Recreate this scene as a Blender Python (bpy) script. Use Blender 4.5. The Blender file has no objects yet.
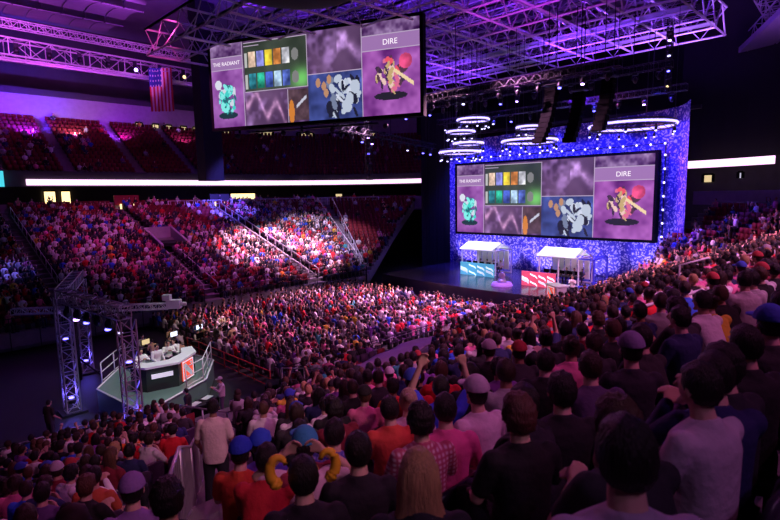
import bpy, bmesh, math, random
import numpy as np
from math import sin, cos, pi, radians as R
from mathutils import Vector, Matrix
random.seed(7); RNG = np.random.default_rng(11)
S = bpy.context.scene
COL = S.collection

# ------------------------------------------------------------------ camera
# the arena's long axis is world X (towards the stage), far side stand is +Y, metres
F = 520.0
cd = bpy.data.cameras.new('camera'); cam = bpy.data.objects.new('camera', cd); COL.objects.link(cam)
cd.sensor_width = 36; cd.lens = 36*F/780; cd.clip_start = 0.05; cd.clip_end = 400
ROLL = R(1.1)
CM = Matrix.Translation((0, 0, 9.5)) @ Matrix.Rotation(R(-45), 4, 'Z') @ Matrix.Rotation(R(90-7.13), 4, 'X') @ Matrix.Rotation(-ROLL, 4, 'Z')
cam.matrix_world = CM
S.camera = cam
cd.dof.use_dof = True; cd.dof.focus_distance = 38; cd.dof.aperture_fstop = 2.8
CMI = CM.inverted()
def proj(x, y, z):
    p = CMI @ Vector((x, y, z))
    if p.z > -0.05: return (-9999, -9999, -1)
    return (390 + F*p.x/-p.z, 260 - F*p.y/-p.z, -p.z)

# ------------------------------------------------------------------ materials
def nd(t, k, **kw):
    n = t.nodes.new(k)
    for a, b in kw.items(): setattr(n, a, b)
    return n
def mat(name, col=(.5, .5, .5), rough=.6, metal=0, noise=0, nscale=6, bump=0, bscale=40, emit=None, es=1, attr=None, objcol=False, trans=0):
    m = bpy.data.materials.new(name); m.use_nodes = True
    t = m.node_tree; b = t.nodes['Principled BSDF']; L = t.links
    b.inputs['Base Color'].default_value = (*col, 1); b.inputs['Roughness'].default_value = rough; b.inputs['Metallic'].default_value = metal
    src = None
    if attr:
        a = nd(t, 'ShaderNodeAttribute'); a.attribute_name = attr; src = a.outputs['Color']
    if objcol:
        a = nd(t, 'ShaderNodeObjectInfo'); src = a.outputs['Color']
    tc = nd(t, 'ShaderNodeTexCoord')
    if noise:
        n = nd(t, 'ShaderNodeTexNoise'); n.inputs['Scale'].default_value = nscale; n.inputs['Detail'].default_value = 4
        L.new(tc.outputs['Object'], n.inputs['Vector'])
        mr = nd(t, 'ShaderNodeMapRange'); mr.inputs['To Min'].default_value = 1-noise; mr.inputs['To Max'].default_value = 1+noise
        L.new(n.outputs['Fac'], mr.inputs['Value'])
        mx = nd(t, 'ShaderNodeVectorMath', operation='SCALE')
        if src: L.new(src, mx.inputs[0])
        else: mx.inputs[0].default_value = col
        L.new(mr.outputs[0], mx.inputs['Scale']); src = mx.outputs[0]
    if src: L.new(src, b.inputs['Base Color'])
    if bump:
        n = nd(t, 'ShaderNodeTexNoise'); n.inputs['Scale'].default_value = bscale; n.inputs['Detail'].default_value = 3
        L.new(tc.outputs['Object'], n.inputs['Vector'])
        bp = nd(t, 'ShaderNodeBump'); bp.inputs['Strength'].default_value = bump; bp.inputs['Distance'].default_value = .02
        L.new(n.outputs['Fac'], bp.inputs['Height']); L.new(bp.outputs[0], b.inputs['Normal'])
    if emit:
        b.inputs['Emission Color'].default_value = (*emit, 1); b.inputs['Emission Strength'].default_value = es
    if trans: b.inputs['Transmission Weight'].default_value = trans
    return m
M = {}
M['concrete'] = mat('concrete', (.22, .2, .22), .8, noise=.35, nscale=3, bump=.3)
M['floor'] = mat('arena_floor', (.012, .012, .013), .55, noise=.4, nscale=.8)
M['lane'] = mat('painted_lane', (.3, .26, .32), .6, noise=.2, nscale=2)
M['blackcloth'] = mat('black_drape', (.006, .006, .008), .9, bump=.4, bscale=3)
M['wall'] = mat('dark_wall', (.05, .045, .055), .8, noise=.3, nscale=1)
M['paleparapet'] = mat('pale_parapet', (.35, .3, .36), .7, noise=.2, nscale=2)
M['ceil'] = mat('roof_deck', (.22, .2, .26), .8, noise=.45, nscale=.25, bump=.3, bscale=2)
M['steel'] = mat('steel', (.55, .53, .58), .4, .6, noise=.15)
M['whitesteel'] = mat('white_steel', (.75, .73, .78), .5, 0, noise=.1)
M['darksteel'] = mat('dark_steel', (.04, .04, .05), .45, .7)
M['black'] = mat('black_plastic', (.003, .003, .004), .8); M['black'].node_tree.nodes['Principled BSDF'].inputs['Specular IOR Level'].default_value = .1
M['seatred'] = mat('red_seat_plastic', (.33, .018, .03), .45, noise=.2, nscale=8)
M['seatdark'] = mat('dark_seat_plastic', (.055, .03, .07), .35, noise=.2, nscale=8)
M['crowd'] = mat('crowd_cloth', rough=.75, attr='col')
M['skin'] = mat('skin', rough=.55, objcol=True, noise=.08, nscale=14)
M['eye'] = mat('eye_dark', (.02, .015, .015), .3)
M['lip'] = mat('lips', (.35, .12, .1), .5)
M['cloth'] = mat('cloth', rough=.85, objcol=True, noise=.18, nscale=9, bump=.5, bscale=18)
M['hair'] = mat('hair', rough=.5, objcol=True, noise=.4, nscale=60, bump=.7, bscale=90)
for n_ in [n for n in M['hair'].node_tree.nodes if n.type == 'TEX_NOISE']:                 # strands run down the head
    mp = M['hair'].node_tree.nodes.new('ShaderNodeMapping'); mp.inputs['Scale'].default_value = (1.6, 1.6, .16)
    tcn = [n for n in M['hair'].node_tree.nodes if n.type == 'TEX_COORD'][0]; M['hair'].node_tree.links.new(tcn.outputs['Object'], mp.inputs['Vector']); M['hair'].node_tree.links.new(mp.outputs[0], n_.inputs['Vector'])
M['shoe'] = mat('shoe', (.05, .05, .055), .5)
M['white'] = mat('white_paint', (.8, .8, .82), .5, noise=.05)
M['booth'] = mat('white_booth_panel', (.85, .85, .88), .5, noise=.05)
M['stage'] = mat('stage_deck', (.035, .03, .05), .22, noise=.4, nscale=.6)
M['deck'] = mat('green_grey_deck', (.13, .22, .19), .35, noise=.25, nscale=1.2)
M['screen'] = mat('screen_picture', (0, 0, 0), .4)
def emis(name, c, s):
    m = bpy.data.materials.new(name); m.use_nodes = True; t = m.node_tree; t.nodes.clear()
    e = nd(t, 'ShaderNodeEmission'); e.inputs[0].default_value = (*c, 1); e.inputs[1].default_value = s
    o = nd(t, 'ShaderNodeOutputMaterial'); t.links.new(e.outputs[0], o.inputs[0]); return m
t = M['screen'].node_tree; b_ = t.nodes['Principled BSDF']
a_ = nd(t, 'ShaderNodeAttribute'); a_.attribute_name = 'col'
t.links.new(a_.outputs['Color'], b_.inputs['Emission Color']); b_.inputs['Emission Strength'].default_value = 1.0
M['ribbon'] = emis('ribbon_led', (1, .58, .95), 1.9)
M['ribbonblue'] = emis('teal_board', (.05, .45, .55), 1.6)
M['bulb'] = emis('bulb', (.55, .5, 1), 3.5)
M['ringled'] = emis('ring_led', (.42, .32, 1), 3)
M['blueled'] = emis('blue_lamp', (.12, .1, 1), 8)
M['violetled'] = emis('violet_lamp', (.45, .25, 1), 10)
M['warm'] = emis('warm_lamp', (1, .72, .32), 2.2)
M['dimwarm'] = emis('lit_room', (1, .75, .4), .8)
M['textw'] = emis('screen_lettering', (.95, .85, .95), 1.2)
M['phone'] = emis('phone_screen', (.75, .8, 1), 1.8)
M['green'] = emis('exit_green', (.05, .9, .45), 1.5)
M['redlogo'] = mat('red_sign', (.8, .07, .03), .5, emit=(.9, .08, .03), es=.9)
M['signwhite'] = mat('sign_white', (.8, .8, .85), .5, emit=(.8, .8, 1), es=.5)
M['yellow'] = mat('yellow_foam', (1, .55, .03), .6, noise=.1)

def plaid(name, a, b):
    m = mat(name, a, .85, bump=.4, bscale=20); t = m.node_tree; bs = t.nodes['Principled BSDF']
    tc = nd(t, 'ShaderNodeTexCoord'); out = []
    for d in ('Y', 'Z'):
        w = nd(t, 'ShaderNodeTexWave', wave_type='BANDS', bands_direction=d); w.inputs['Scale'].default_value = 9
        t.links.new(tc.outputs['Object'], w.inputs['Vector']); out.append(w)
    mm = nd(t, 'ShaderNodeMath', operation='MULTIPLY'); t.links.new(out[0].outputs['Fac'], mm.inputs[0]); t.links.new(out[1].outputs['Fac'], mm.inputs[1])
    mx = nd(t, 'ShaderNodeMix', data_type='RGBA'); mx.inputs[6].default_value = (*a, 1); mx.inputs[7].default_value = (*b, 1)
    t.links.new(mm.outputs[0], mx.inputs[0]); t.links.new(mx.outputs[2], bs.inputs['Base Color']); return m
M['plaid'] = plaid('plaid_cloth', (.45, .08, .15), (.75, .6, .65))
M['blueplaid'] = plaid('blue_plaid_cloth', (.06, .06, .4), (.4, .35, .7))

# backdrop: blue cloth, the projected light speckle painted into its colour
m = mat('light_speckle_backdrop', (.05, .05, .5), .6); M['backdrop'] = m; t = m.node_tree; bs = t.nodes['Principled BSDF']
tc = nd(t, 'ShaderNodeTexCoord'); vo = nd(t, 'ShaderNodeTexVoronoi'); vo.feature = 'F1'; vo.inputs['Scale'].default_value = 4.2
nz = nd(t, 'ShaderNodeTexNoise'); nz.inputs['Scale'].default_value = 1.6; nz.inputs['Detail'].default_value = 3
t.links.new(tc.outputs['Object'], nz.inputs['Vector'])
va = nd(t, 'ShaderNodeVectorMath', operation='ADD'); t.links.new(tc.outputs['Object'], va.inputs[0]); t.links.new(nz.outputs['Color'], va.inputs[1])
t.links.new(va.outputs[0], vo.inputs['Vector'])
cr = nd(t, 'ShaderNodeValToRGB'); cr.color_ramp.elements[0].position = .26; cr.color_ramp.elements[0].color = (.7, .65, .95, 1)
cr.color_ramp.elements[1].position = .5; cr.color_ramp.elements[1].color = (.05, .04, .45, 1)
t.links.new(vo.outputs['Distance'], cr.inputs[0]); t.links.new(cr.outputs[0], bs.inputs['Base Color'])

# ------------------------------------------------------------------ mesh building
CS = None
def cubesphere():
    global CS
    if CS: return CS
    bm = bmesh.new(); bmesh.ops.create_cube(bm, size=2); bmesh.ops.subdivide_edges(bm, edges=bm.edges[:], cuts=1, use_grid_fill=True)
    V = [v.co.normalized() for v in bm.verts]; Fc = [[v.index for v in f.verts] for f in bm.faces]; bm.free(); CS = (V, Fc); return CS
class MB:
    def __init__(s): s.v = []; s.f = []; s.m = []; s.cur = 0; s.sm = []
    def add(s, V, Fc, smooth=False):
        o = len(s.v); s.v += [tuple(x) for x in V]
        for f in Fc: s.f.append([i+o for i in f]); s.m.append(s.cur); s.sm.append(smooth)
        return s
    def box(s, c, d, rz=0, mtx=None):
        hx, hy, hz = d[0]/2, d[1]/2, d[2]/2; V = []
        ca, sa = cos(rz), sin(rz)
        for x, y, z in ((-hx,-hy,-hz),(hx,-hy,-hz),(hx,hy,-hz),(-hx,hy,-hz),(-hx,-hy,hz),(hx,-hy,hz),(hx,hy,hz),(-hx,hy,hz)):
            V.append((c[0]+x*ca-y*sa, c[1]+x*sa+y*ca, c[2]+z))
        if mtx: V = [mtx @ Vector(p) for p in V]
        return s.add(V, [(0,3,2,1),(4,5,6,7),(0,1,5,4),(1,2,6,5),(2,3,7,6),(3,0,4,7)])
    def bb(s, x0, x1, y0, y1, z0, z1): return s.box(((x0+x1)/2, (y0+y1)/2, (z0+z1)/2), (x1-x0, y1-y0, z1-z0))
    def tube(s, pts, r, n=6, smooth=True):
        P = [Vector(p) for p in pts]; k = len(P); rr = r if hasattr(r, '__len__') else [r]*k; V = []
        for i, p in enumerate(P):
            d = (P[min(i+1, k-1)]-P[max(i-1, 0)])
            if d.length < 1e-9: d = Vector((0, 0, 1))
            d.normalize(); a = Vector((0, 0, 1)) if abs(d.z) < .9 else Vector((1, 0, 0))
            x = d.cross(a).normalized(); y = d.cross(x)
            for j in range(n):
                t = 2*pi*j/n; V.append(p + x*cos(t)*rr[i] + y*sin(t)*rr[i])
        Fc = [(i*n+j, i*n+(j+1) % n, (i+1)*n+(j+1) % n, (i+1)*n+j) for i in range(k-1) for j in range(n)]
        Fc += [tuple(range(n))[::-1], tuple((k-1)*n+j for j in range(n))]
        return s.add(V, Fc, smooth and n > 4)
    def ell(s, c, r, n=12, k=8, fn=None, keep=None):
        V = []; Fc = []
        for i in range(k+1):
            ph = -pi/2+pi*i/k
            for j in range(n):
                t = 2*pi*j/n; p = (cos(ph)*cos(t), cos(ph)*sin(t), sin(ph))
                if fn: p = fn(*p)
                V.append((c[0]+p[0]*r[0], c[1]+p[1]*r[1], c[2]+p[2]*r[2]))
        for i in range(k):
            for j in range(n):
                f = (i*n+j, i*n+(j+1) % n, (i+1)*n+(j+1) % n, (i+1)*n+j)
                if keep and not keep(*[sum((V[q][a]-c[a])/r[a] for q in f)/4 for a in range(3)]): continue
                Fc.append(f)
        return s.add(V, Fc, True)
    def csph(s, c, r):
        V, Fc = cubesphere()
        return s.add([(c[0]+v.x*r[0], c[1]+v.y*r[1], c[2]+v.z*r[2]) for v in V], Fc)
    def cyl(s, c, r, h, n=20, r2=None):
        r2 = r if r2 is None else r2
        return s.tube([(c[0], c[1], c[2]), (c[0], c[1], c[2]+h)], [r, r2], n)
    def build(s, name, mats, parent=None, loc=None, smooth=None):
        me = bpy.data.meshes.new(name); me.from_pydata(s.v, [], s.f)
        for q in (mats if isinstance(mats, (list, tuple)) else [mats]): me.materials.append(M[q] if isinstance(q, str) else q)
        me.polygons.foreach_set('material_index', s.m); me.polygons.foreach_set('use_smooth', s.sm if smooth is None else [smooth]*len(s.f)); me.update()
        o = bpy.data.objects.new(name, me); COL.objects.link(o)
        if parent: o.parent = parent
        if loc: o.location = loc
        return o
def tag(o, label=None, cat=None, group=None, kind=None):
    if label: o['label'] = label
    if cat: o['category'] = cat
    if group: o['group'] = group
    if kind: o['kind'] = kind
    return o
def empty(name, loc=(0, 0, 0), rz=0, label=None, cat=None, group=None):
    o = bpy.data.objects.new(name, None); COL.objects.link(o); o.location = loc; o.rotation_euler = (0, 0, rz); o.empty_display_size = .2
    return tag(o, label, cat, group)
def copy_tree(o, parent=None, kids=None):
    c = o.copy(); COL.objects.link(c)
    if parent: c.parent = parent
    for ch in kids[o.name] if kids and o.name in kids else [x for x in o.children]: copy_tree(ch, c, kids)
    return c
def truss(mb, p0, p1, w=.5, r=.03, step=None):
    p0 = Vector(p0); p1 = Vector(p1); d = p1-p0; L = d.length; d.normalize()
    a = Vector((0, 0, 1)) if abs(d.z) < .9 else Vector((1, 0, 0)); x = d.cross(a).normalized()*w/2; y = d.cross(x).normalized()*w/2
    cs = [x+y, x-y, -x-y, -x+y]
    for c in cs: mb.tube([p0+c, p1+c], r, 4)
    n = max(1, round(L/(step or w))); 
    for i in range(n):
        q0 = p0+d*L*i/n; q1 = p0+d*L*(i+1)/n
        for j in range(4):
            k = (j+1) % 4
            if i % 2: mb.tube([q0+cs[j], q1+cs[k]], r*.6, 3)
            else: mb.tube([q0+cs[k], q1+cs[j]], r*.6, 3)
            mb.tube([q0+cs[j], q0+cs[k]], r*.6, 3)
    return mb

# ------------------------------------------------------------------ arena geometry
Y0, Y1, X1 = 19.2, 39.5, 36.0        # stand fronts: near side, far side, and where the corners begin
PITCH, RISE, ZB = .86, .289, 1.3
def path(side, s):
    """foot of the stand and outward normal; s is x along the straight run, beyond X1 the corner in metres of arc at r=12"""
    sg = -1 if side == 'near' else 1; yy = Y0 if side == 'near' else Y1
    if s <= X1: return (s, yy), (0, sg)
    a = (s-X1)/12.0; return (X1, yy), (sin(a), sg*cos(a))
def pt(side, s, d):
    (x, y), (nx, ny) = path(side, s); return (x+nx*d, y+ny*d), (nx, ny)
def zrow(side, k):
    if side == 'far': return ZB+k*RISE
    return 1.0+.25*k if k <= 8 else 3.0+.3315*(k-8)
def rowsurf(side, s0, s1, rows, d0, z0, pitch, rise, name, material):
    mb = MB(); ss = []
    s = s0
    while s < X1 and s < s1: ss.append(s); s += 6
    if s1 > X1:
        ss.append(X1); n = 10; ss += [X1+(s1-X1)*(i+1)/n for i in range(n)]
    else: ss.append(s1)
    prof = []
    for k in rows:
        zf = (lambda j: zrow('near', j)) if side == 'near' else (lambda j: z0+j*rise)
        prof.append((d0+k*pitch, zf(k-1) if k > rows[0] else zf(k)-.9)); prof.append((d0+k*pitch, zf(k)))
    prof.append((d0+(rows[-1]+1)*pitch, zf(rows[-1])))
    prof.append((d0+(rows[-1]+1)*pitch, zf(rows[-1])-1.0)); prof.append((d0+11*pitch, zf(8)-.4) if side == 'near' else (d0+12*pitch, zf(10)-.4)); prof.append((d0+rows[0]*pitch+.3, zf(rows[0])-1.2))
    n = len(prof); V = []
    for s in ss:
        for d, z in prof:
            p, _ = pt(side, s, d); V.append((p[0], min(p[1], 14.2) if side == 'near' and s > X1+.5 else p[1], z))
    Fc = [(i*n+j, i*n+(j+1) % n, (i+1)*n+(j+1) % n, (i+1)*n+j) for i in range(len(ss)-1) for j in range(n)]
    Fc += [tuple(range(n)), tuple((len(ss)-1)*n+j for j in range(n))[::-1]]
    mb.add(V, Fc); return mb.build(name, material)
def strip(side, s0, s1, d0, d1, z0, z1, name, material, mb=None, n=24):
    b = mb or MB(); V = []
    ss = [s0+(s1-s0)*i/n for i in range(n+1)]
    for s in ss:
        for d, z in ((d0, z0), (d1, z0), (d1, z1), (d0, z1)):
            p, _ = pt(side, s, d); V.append((p[0], p[1], z))
    Fc = [(i*4+j, i*4+(j+1) % 4, (i+1)*4+(j+1) % 4, (i+1)*4+j) for i in range(n) for j in range(4)] + [(0, 1, 2, 3), (n*4+3, n*4+2, n*4+1, n*4)]
    b.add(V, Fc)
    if mb is None: return b.build(name, material)
st = lambda o: tag(o, kind='structure')
st(MB().bb(-16, 75, -12, 90, -.4, 0).build('floor', 'floor'))
NR = 22; FR = 26
CS1 = X1+12*R(61)                     # far corner ends ; near corner runs to 70 degrees
NS1 = X1+12*R(72)
st(rowsurf('near', -3, NS1, list(range(0, 25)), 0, ZB, PITCH, RISE, 'floor_near_terrace', 'concrete'))
st(rowsurf('far', -3, CS1, list(range(0, FR)), 0, ZB, PITCH, RISE, 'floor_far_terrace', 'concrete'))
ZT = ZB+(FR-1)*RISE                   # top of lower stands
DT = FR*PITCH
UP = dict(d0=DT+1.6, z0=12.3, pitch=.85, rise=.5)
st(rowsurf('far', -3, CS1+6, list(range(0, 14)), UP['d0'], UP['z0'], UP['pitch'], UP['rise'], 'floor_upper_terrace', 'concrete'))
st(strip('far', -3, CS1+6, DT+8, DT+8.3, 0, 12.5, 'wall_far_concourse', 'wall'))
st(strip('far', -3, CS1+6, DT+.0, DT+8, ZT-1.2, ZT-1.0, 'floor_concourse', 'concrete'))
st(strip('far', -3, CS1+6, DT+.0, DT+.2, ZT-.9, ZT+.75, 'trim_1', 'paleparapet'))
st(strip('far', -3, CS1+6, DT+1.0, DT+1.5, 11.0, 12.6, 'trim_2', 'wall'))
st(strip('far', -3, CS1+12, DT+13.6, DT+13.9, 18.6, 22.2, 'wall_upper_concourse', 'paleparapet'))
st(strip('far', -3, CS1+12, DT+14.6, DT+14.9, 12, 31, 'wall_far', 'wall'))
st(strip('far', -3, CS1+12, DT+13.2, DT+14.6, 22.2, 22.9, 'trim_3', 'wall'))
# near side corner upper works (behind the railings on the right)
st(strip('near', X1+2, NS1+1.5, 21.6, 21.7, 8.0, 9.3, 'trim_4', 'paleparapet'))
st(strip('near', X1-6, X1+12*R(86), 24.5, 24.9, 12.4, 30, 'wall_near', 'blackcloth'))
st(strip('near', X1-6, X1+12*R(86), 26.5, 26.8, 4, 12.6, 'wall_near_concourse', 'wall'))
# end wall behind the stage
st(MB().bb(66, 66.4, 8, 75, 0, 30).build('wall_end', 'blackcloth'))
rb = strip('far', 11.6, X1+12*R(72), DT+.8, DT+.98, 11.15, 11.75, 'ribbon_board', 'ribbon'); tag(rb, 'long glowing white and pink ribbon board along the far upper balcony', 'led board')
rb = strip('near', X1+12*R(62), X1+12*R(83), 22.4, 22.6, 11.55, 12.25, 'ribbon_board', 'ribbon', n=16); tag(rb, 'glowing white ribbon board above the dark corner at the right', 'led board')
rb = strip('far', 7.6, 9.7, DT+.2, DT+.5, 11.0, 12.5, 'advertising_board', 'ribbonblue', n=2); tag(rb, 'small teal glowing board at far left edge of the balcony', 'led board')
# lit openings in the concourses
wn = [0]
def win(side, s, w, d, z0, z1, mt='dimwarm'):
    wn[0] += 1; g = MB(); n = max(1, int(w/1.1))
    o = MB()
    strip(side, s, s+w, d-.12, d-.02, z0, z1, '', '', o, n=2); ob = o.build('window_%d' % wn[0], mt); st(ob)
    for i in range(n+1): strip(side, s+w*i/n-.06, s+w*i/n+.06, d-.2, d-.1, z0, z1, '', '', g, n=1)
    strip(side, s, s+w, d-.2, d-.1, z1-.1, z1+.1, '', '', g, n=2)
    g.build('window_frame', 'black', ob)
win('far', 14.4, 1.2, DT+8, 9.2, 10.7, 'warm'); win('far', 16.1, 1.0, DT+8, 9.2, 10.7, 'warm')
win('far', 36.5, 1.6, DT+8, 8.8, 10.2, 'warm'); win('far', 43, 1.2, DT+8, 8.9, 9.9); win('far', 26, 1.2, DT+8, 8.9, 9.6)
win('near', X1+12*R(80), .45, 26.5, 10.2, 11.0); win('near', X1+12*R(74), .2, 26.5, 10.5, 11.1, 'signwhite')
for s in (27, 31, 35, 39, 43):
    for q in range(2 if s > 26 else 0): win('far', s+q*2.2, .9, DT+13.55, 19.4, 19.9, 'dimwarm')

# ------------------------------------------------------------------ crowd templates (low detail, for the mass of far spectators)
def template(var):
    mb = MB(); rnd = random.Random(var)
    lean = [0, .1, -.04, .16, .05, 0][var % 6]
    mb.cur = 0; hx = lean*1.0+.02
    mb.csph((hx, 0, 1.225), (.095, .08, .125))
    mb.cur = 1; mb.csph((hx-.02, 0, 1.26), (.1, .095, .112 if var != 3 else .13))
    if var == 4: mb.box((hx-.07, 0, 1.1), (.07, .17, .24))
    mb.cur = 0; mb.tube([(hx*.8, 0, 1.02), (hx, 0, 1.15)], .05, 4)
    mb.cur = 2; V = []
    for z, a, b, x in ((.45, .12, .16, -.03), (.7, .11, .16, lean*.4), (.92, .12, .2, lean*.75), (1.04, .09, .17, lean*.9), (1.08, .04, .07, lean*.95)):
        V += [(x+a, b*.6, z), (x+a*.2, b*1.05, z), (x-a, b*.6, z), (x-a, -b*.6, z), (x+a*.2, -b*1.05, z), (x+a, -b*.6, z)]
    Fc = [(i*6+j, i*6+(j+1) % 6, (i+1)*6+(j+1) % 6, (i+1)*6+j) for i in range(4) for j in range(6)] + [(24, 25, 26, 27), (24, 27, 28, 29)]
    mb.add(V, Fc)
    for sd in (1, -1):
        sh = (lean*.85, sd*.2, 1.0)
        if var == 5: el = (.1+lean, sd*.3, 1.15); wr = (.12, sd*.22, 1.42)
        elif var == 1: el = (.2+lean, sd*.22, .78); wr = (.25+lean, sd*.06, 1.0)
        else: el = (.06+lean, sd*.25, .76); wr = (.3, sd*.14, .66)
        mb.cur = 2; mb.tube([sh, el], [.055, .048], 4)
        mb.cur = 0 if var % 2 else 2; mb.tube([el, wr], [.042, .032], 4); mb.cur = 0; mb.box(wr, (.08, .07, .07))
        mb.cur = 3; mb.tube([(0, sd*.1, .5), (.45, sd*.13, .52), (.44, sd*.13, .08)], [.09, .07, .05], 4); mb.box((.5, sd*.13, .04), (.24, .09, .08))
    Q = [list(f) if len(f) == 4 else list(f)+[f[-1]]*(4-len(f)) for f in mb.f if len(f) <= 4]
    ok = [i for i, f in enumerate(mb.f) if len(f) == 4]
    return np.array(mb.v), np.array([mb.f[i] for i in ok]), np.array([mb.m[i] for i in ok])
TPL = [template(i) for i in range(6)]
mb = MB(); mb.cur = 0; mb.box((-.27, 0, .68), (.05, .46, .5)); mb.box((-.02, 0, .44), (.42, .46, .06)); mb.cur = 1; mb.box((-.1, 0, .21), (.06, .3, .42))
SEAT_T = (np.array(mb.v), np.array(mb.f), np.array(mb.m))
def mass(name, items, material):
    """items: (template, x, y, z, rot, scale, palette[n,3])"""
    Vs = []; Fs = []; Cs = []; off = 0
    for (tv, tf, tm), x, y, z, r, sc, pal in items:
        c, s_ = cos(r), sin(r); v = tv*sc
        w = np.empty_like(v); w[:, 0] = x+v[:, 0]*c-v[:, 1]*s_; w[:, 1] = y+v[:, 0]*s_+v[:, 1]*c; w[:, 2] = z+v[:, 2]
        Vs.append(w); Fs.append(tf+off); off += len(v); Cs.append(np.asarray(pal)[tm])
    V = np.concatenate(Vs).astype(np.float32); Fc = np.concatenate(Fs).astype(np.int32); C = np.concatenate(Cs)
    me = bpy.data.meshes.new(name); me.vertices.add(len(V)); me.vertices.foreach_set('co', V.ravel())
    me.loops.add(Fc.size); me.loops.foreach_set('vertex_index', Fc.ravel()); me.polygons.add(len(Fc))
    me.polygons.foreach_set('loop_start', np.arange(0, Fc.size, 4, dtype=np.int32))
    a = me.attributes.new('col', 'FLOAT_COLOR', 'FACE'); a.data.foreach_set('color', np.concatenate([C, np.ones((len(C), 1))], 1).astype(np.float32).ravel())
    me.materials.append(M[material]); me.update(calc_edges=True)
    o = bpy.data.objects.new(name, me); COL.objects.link(o); return o
SH = [('black', (.012, .012, .014), 24), ('dark grey', (.04, .04, .045), 10), ('navy', (.02, .03, .12), 7), ('white', (.9, .88, .9), 24), ('light grey', (.4, .4, .42), 7),
      ('red', (.75, .015, .03), 11), ('pink', (.85, .2, .4), 8), ('blue', (.03, .12, .75), 6), ('teal', (.05, .4, .4), 1), ('orange', (.85, .2, .02), 1), ('yellow', (.85, .6, .05), 1), ('maroon', (.2, .01, .03), 5), ('purple', (.25, .08, .4), 4)]
SHN = {n: c for n, c, _ in SH}
HR = [('black', (.008, .007, .007), 45), ('dark brown', (.03, .016, .01), 35), ('brown', (.1, .05, .025), 12), ('blond', (.5, .32, .14), 4)]
SKN = [(.62, .36, .26), (.7, .45, .34), (.5, .29, .2), (.32, .17, .1), (.75, .5, .4)]
def pick(L, r=random): return r.choices(L, [x[2] for x in L])[0]

# ------------------------------------------------------------------ detailed figures
def temp_obj(me): o = bpy.data.objects.new('tmp', me); COL.objects.link(o); return o
def eval_mesh(o):
    dg = bpy.context.evaluated_depsgraph_get(); me = bpy.data.meshes.new_from_object(o.evaluated_get(dg), depsgraph=dg)
    bpy.data.objects.remove(o); return me
def limb(mb, pts, rad, n=12):
    """tapering limb with rounded joints"""
    for i in range(len(pts)-1):
        a, b = Vector(pts[i]), Vector(pts[i+1]); m_ = a.lerp(b, .35); k = 1.06 if i == 0 else 1.02
        mb.tube([a, m_, b], [rad[i], (rad[i]*.6+rad[i+1]*.4)*k, rad[i+1]], n)
    for p, r_ in zip(pts, rad): mb.ell(p, (r_, r_, r_), n, 8)
def trunk(mb, rings, n=20):
    """rings: (centre, half depth, half width); width runs along Y"""
    V = []
    for i, (c, dx, wy) in enumerate(rings):
        c = Vector(c); d = (Vector(rings[min(i+1, len(rings)-1)][0])-Vector(rings[max(i-1, 0)][0])).normalized(); fw = Vector((0, 1, 0)).cross(d).normalized()
        for j in range(n):
            t = 2*pi*j/n; cx, sy = cos(t), sin(t); e = .8
            V.append(c+fw*dx*math.copysign(abs(cx)**e, cx)+Vector((0, wy*math.copysign(abs(sy)**e, sy), 0)))
    k = len(rings); mb.add(V, [(i*n+j, i*n+(j+1) % n, (i+1)*n+(j+1) % n, (i+1)*n+j) for i in range(k-1) for j in range(n)]+[tuple(range(n))[::-1], tuple((k-1)*n+j for j in range(n))], True)
def torso_rings(J, g, hem=0):
    P, W, C, N = J['pel'], J['wai'], J['che'], J['nb']; T = (C+N)/2
    return [(P+Vector((0, 0, -.1-hem)), .1+g, .135+g), (P, .115+g, .158+g), (W, .098+g*1.2, .135+g*1.3), (W.lerp(C, .6), .112+g, .155+g), (C, .115+g, .17+g), (C.lerp(N, .55), .095+g, .165+g), (C.lerp(N, .85), .065+g, .1+g), (N+Vector((0, 0, .01)), .05+g*.5, .055+g*.5)]
def fuse(mb, vox, smooth_it=3):
    me = bpy.data.meshes.new('fz'); me.from_pydata(mb.v, [], mb.f); me.update(); o = temp_obj(me)
    md = o.modifiers.new('r', 'REMESH'); md.mode = 'VOXEL'; md.voxel_size = vox; md.use_smooth_shade = True
    if smooth_it: s = o.modifiers.new('c', 'SMOOTH'); s.iterations = smooth_it; s.factor = .5
    me = eval_mesh(o); bm = bmesh.new(); bm.from_mesh(me); bm.verts.ensure_lookup_table(); seen = set(); best = []
    for v in bm.verts:
        if v.index in seen: continue
        st_ = [v]; seen.add(v.index); isl = []
        while st_:
            a = st_.pop(); isl.append(a)
            for e in a.link_edges:
                b = e.other_vert(a)
                if b.index not in seen: seen.add(b.index); st_.append(b)
        if len(isl) > len(best): best = isl
    keep = set(best); bmesh.ops.delete(bm, geom=[v for v in bm.verts if v not in keep], context='VERTS'); bm.to_mesh(me); bm.free(); return me
def mb_add_mesh(mb, me): mb.add([v.co[:] for v in me.vertices], [tuple(p.vertices) for p in me.polygons])
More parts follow.
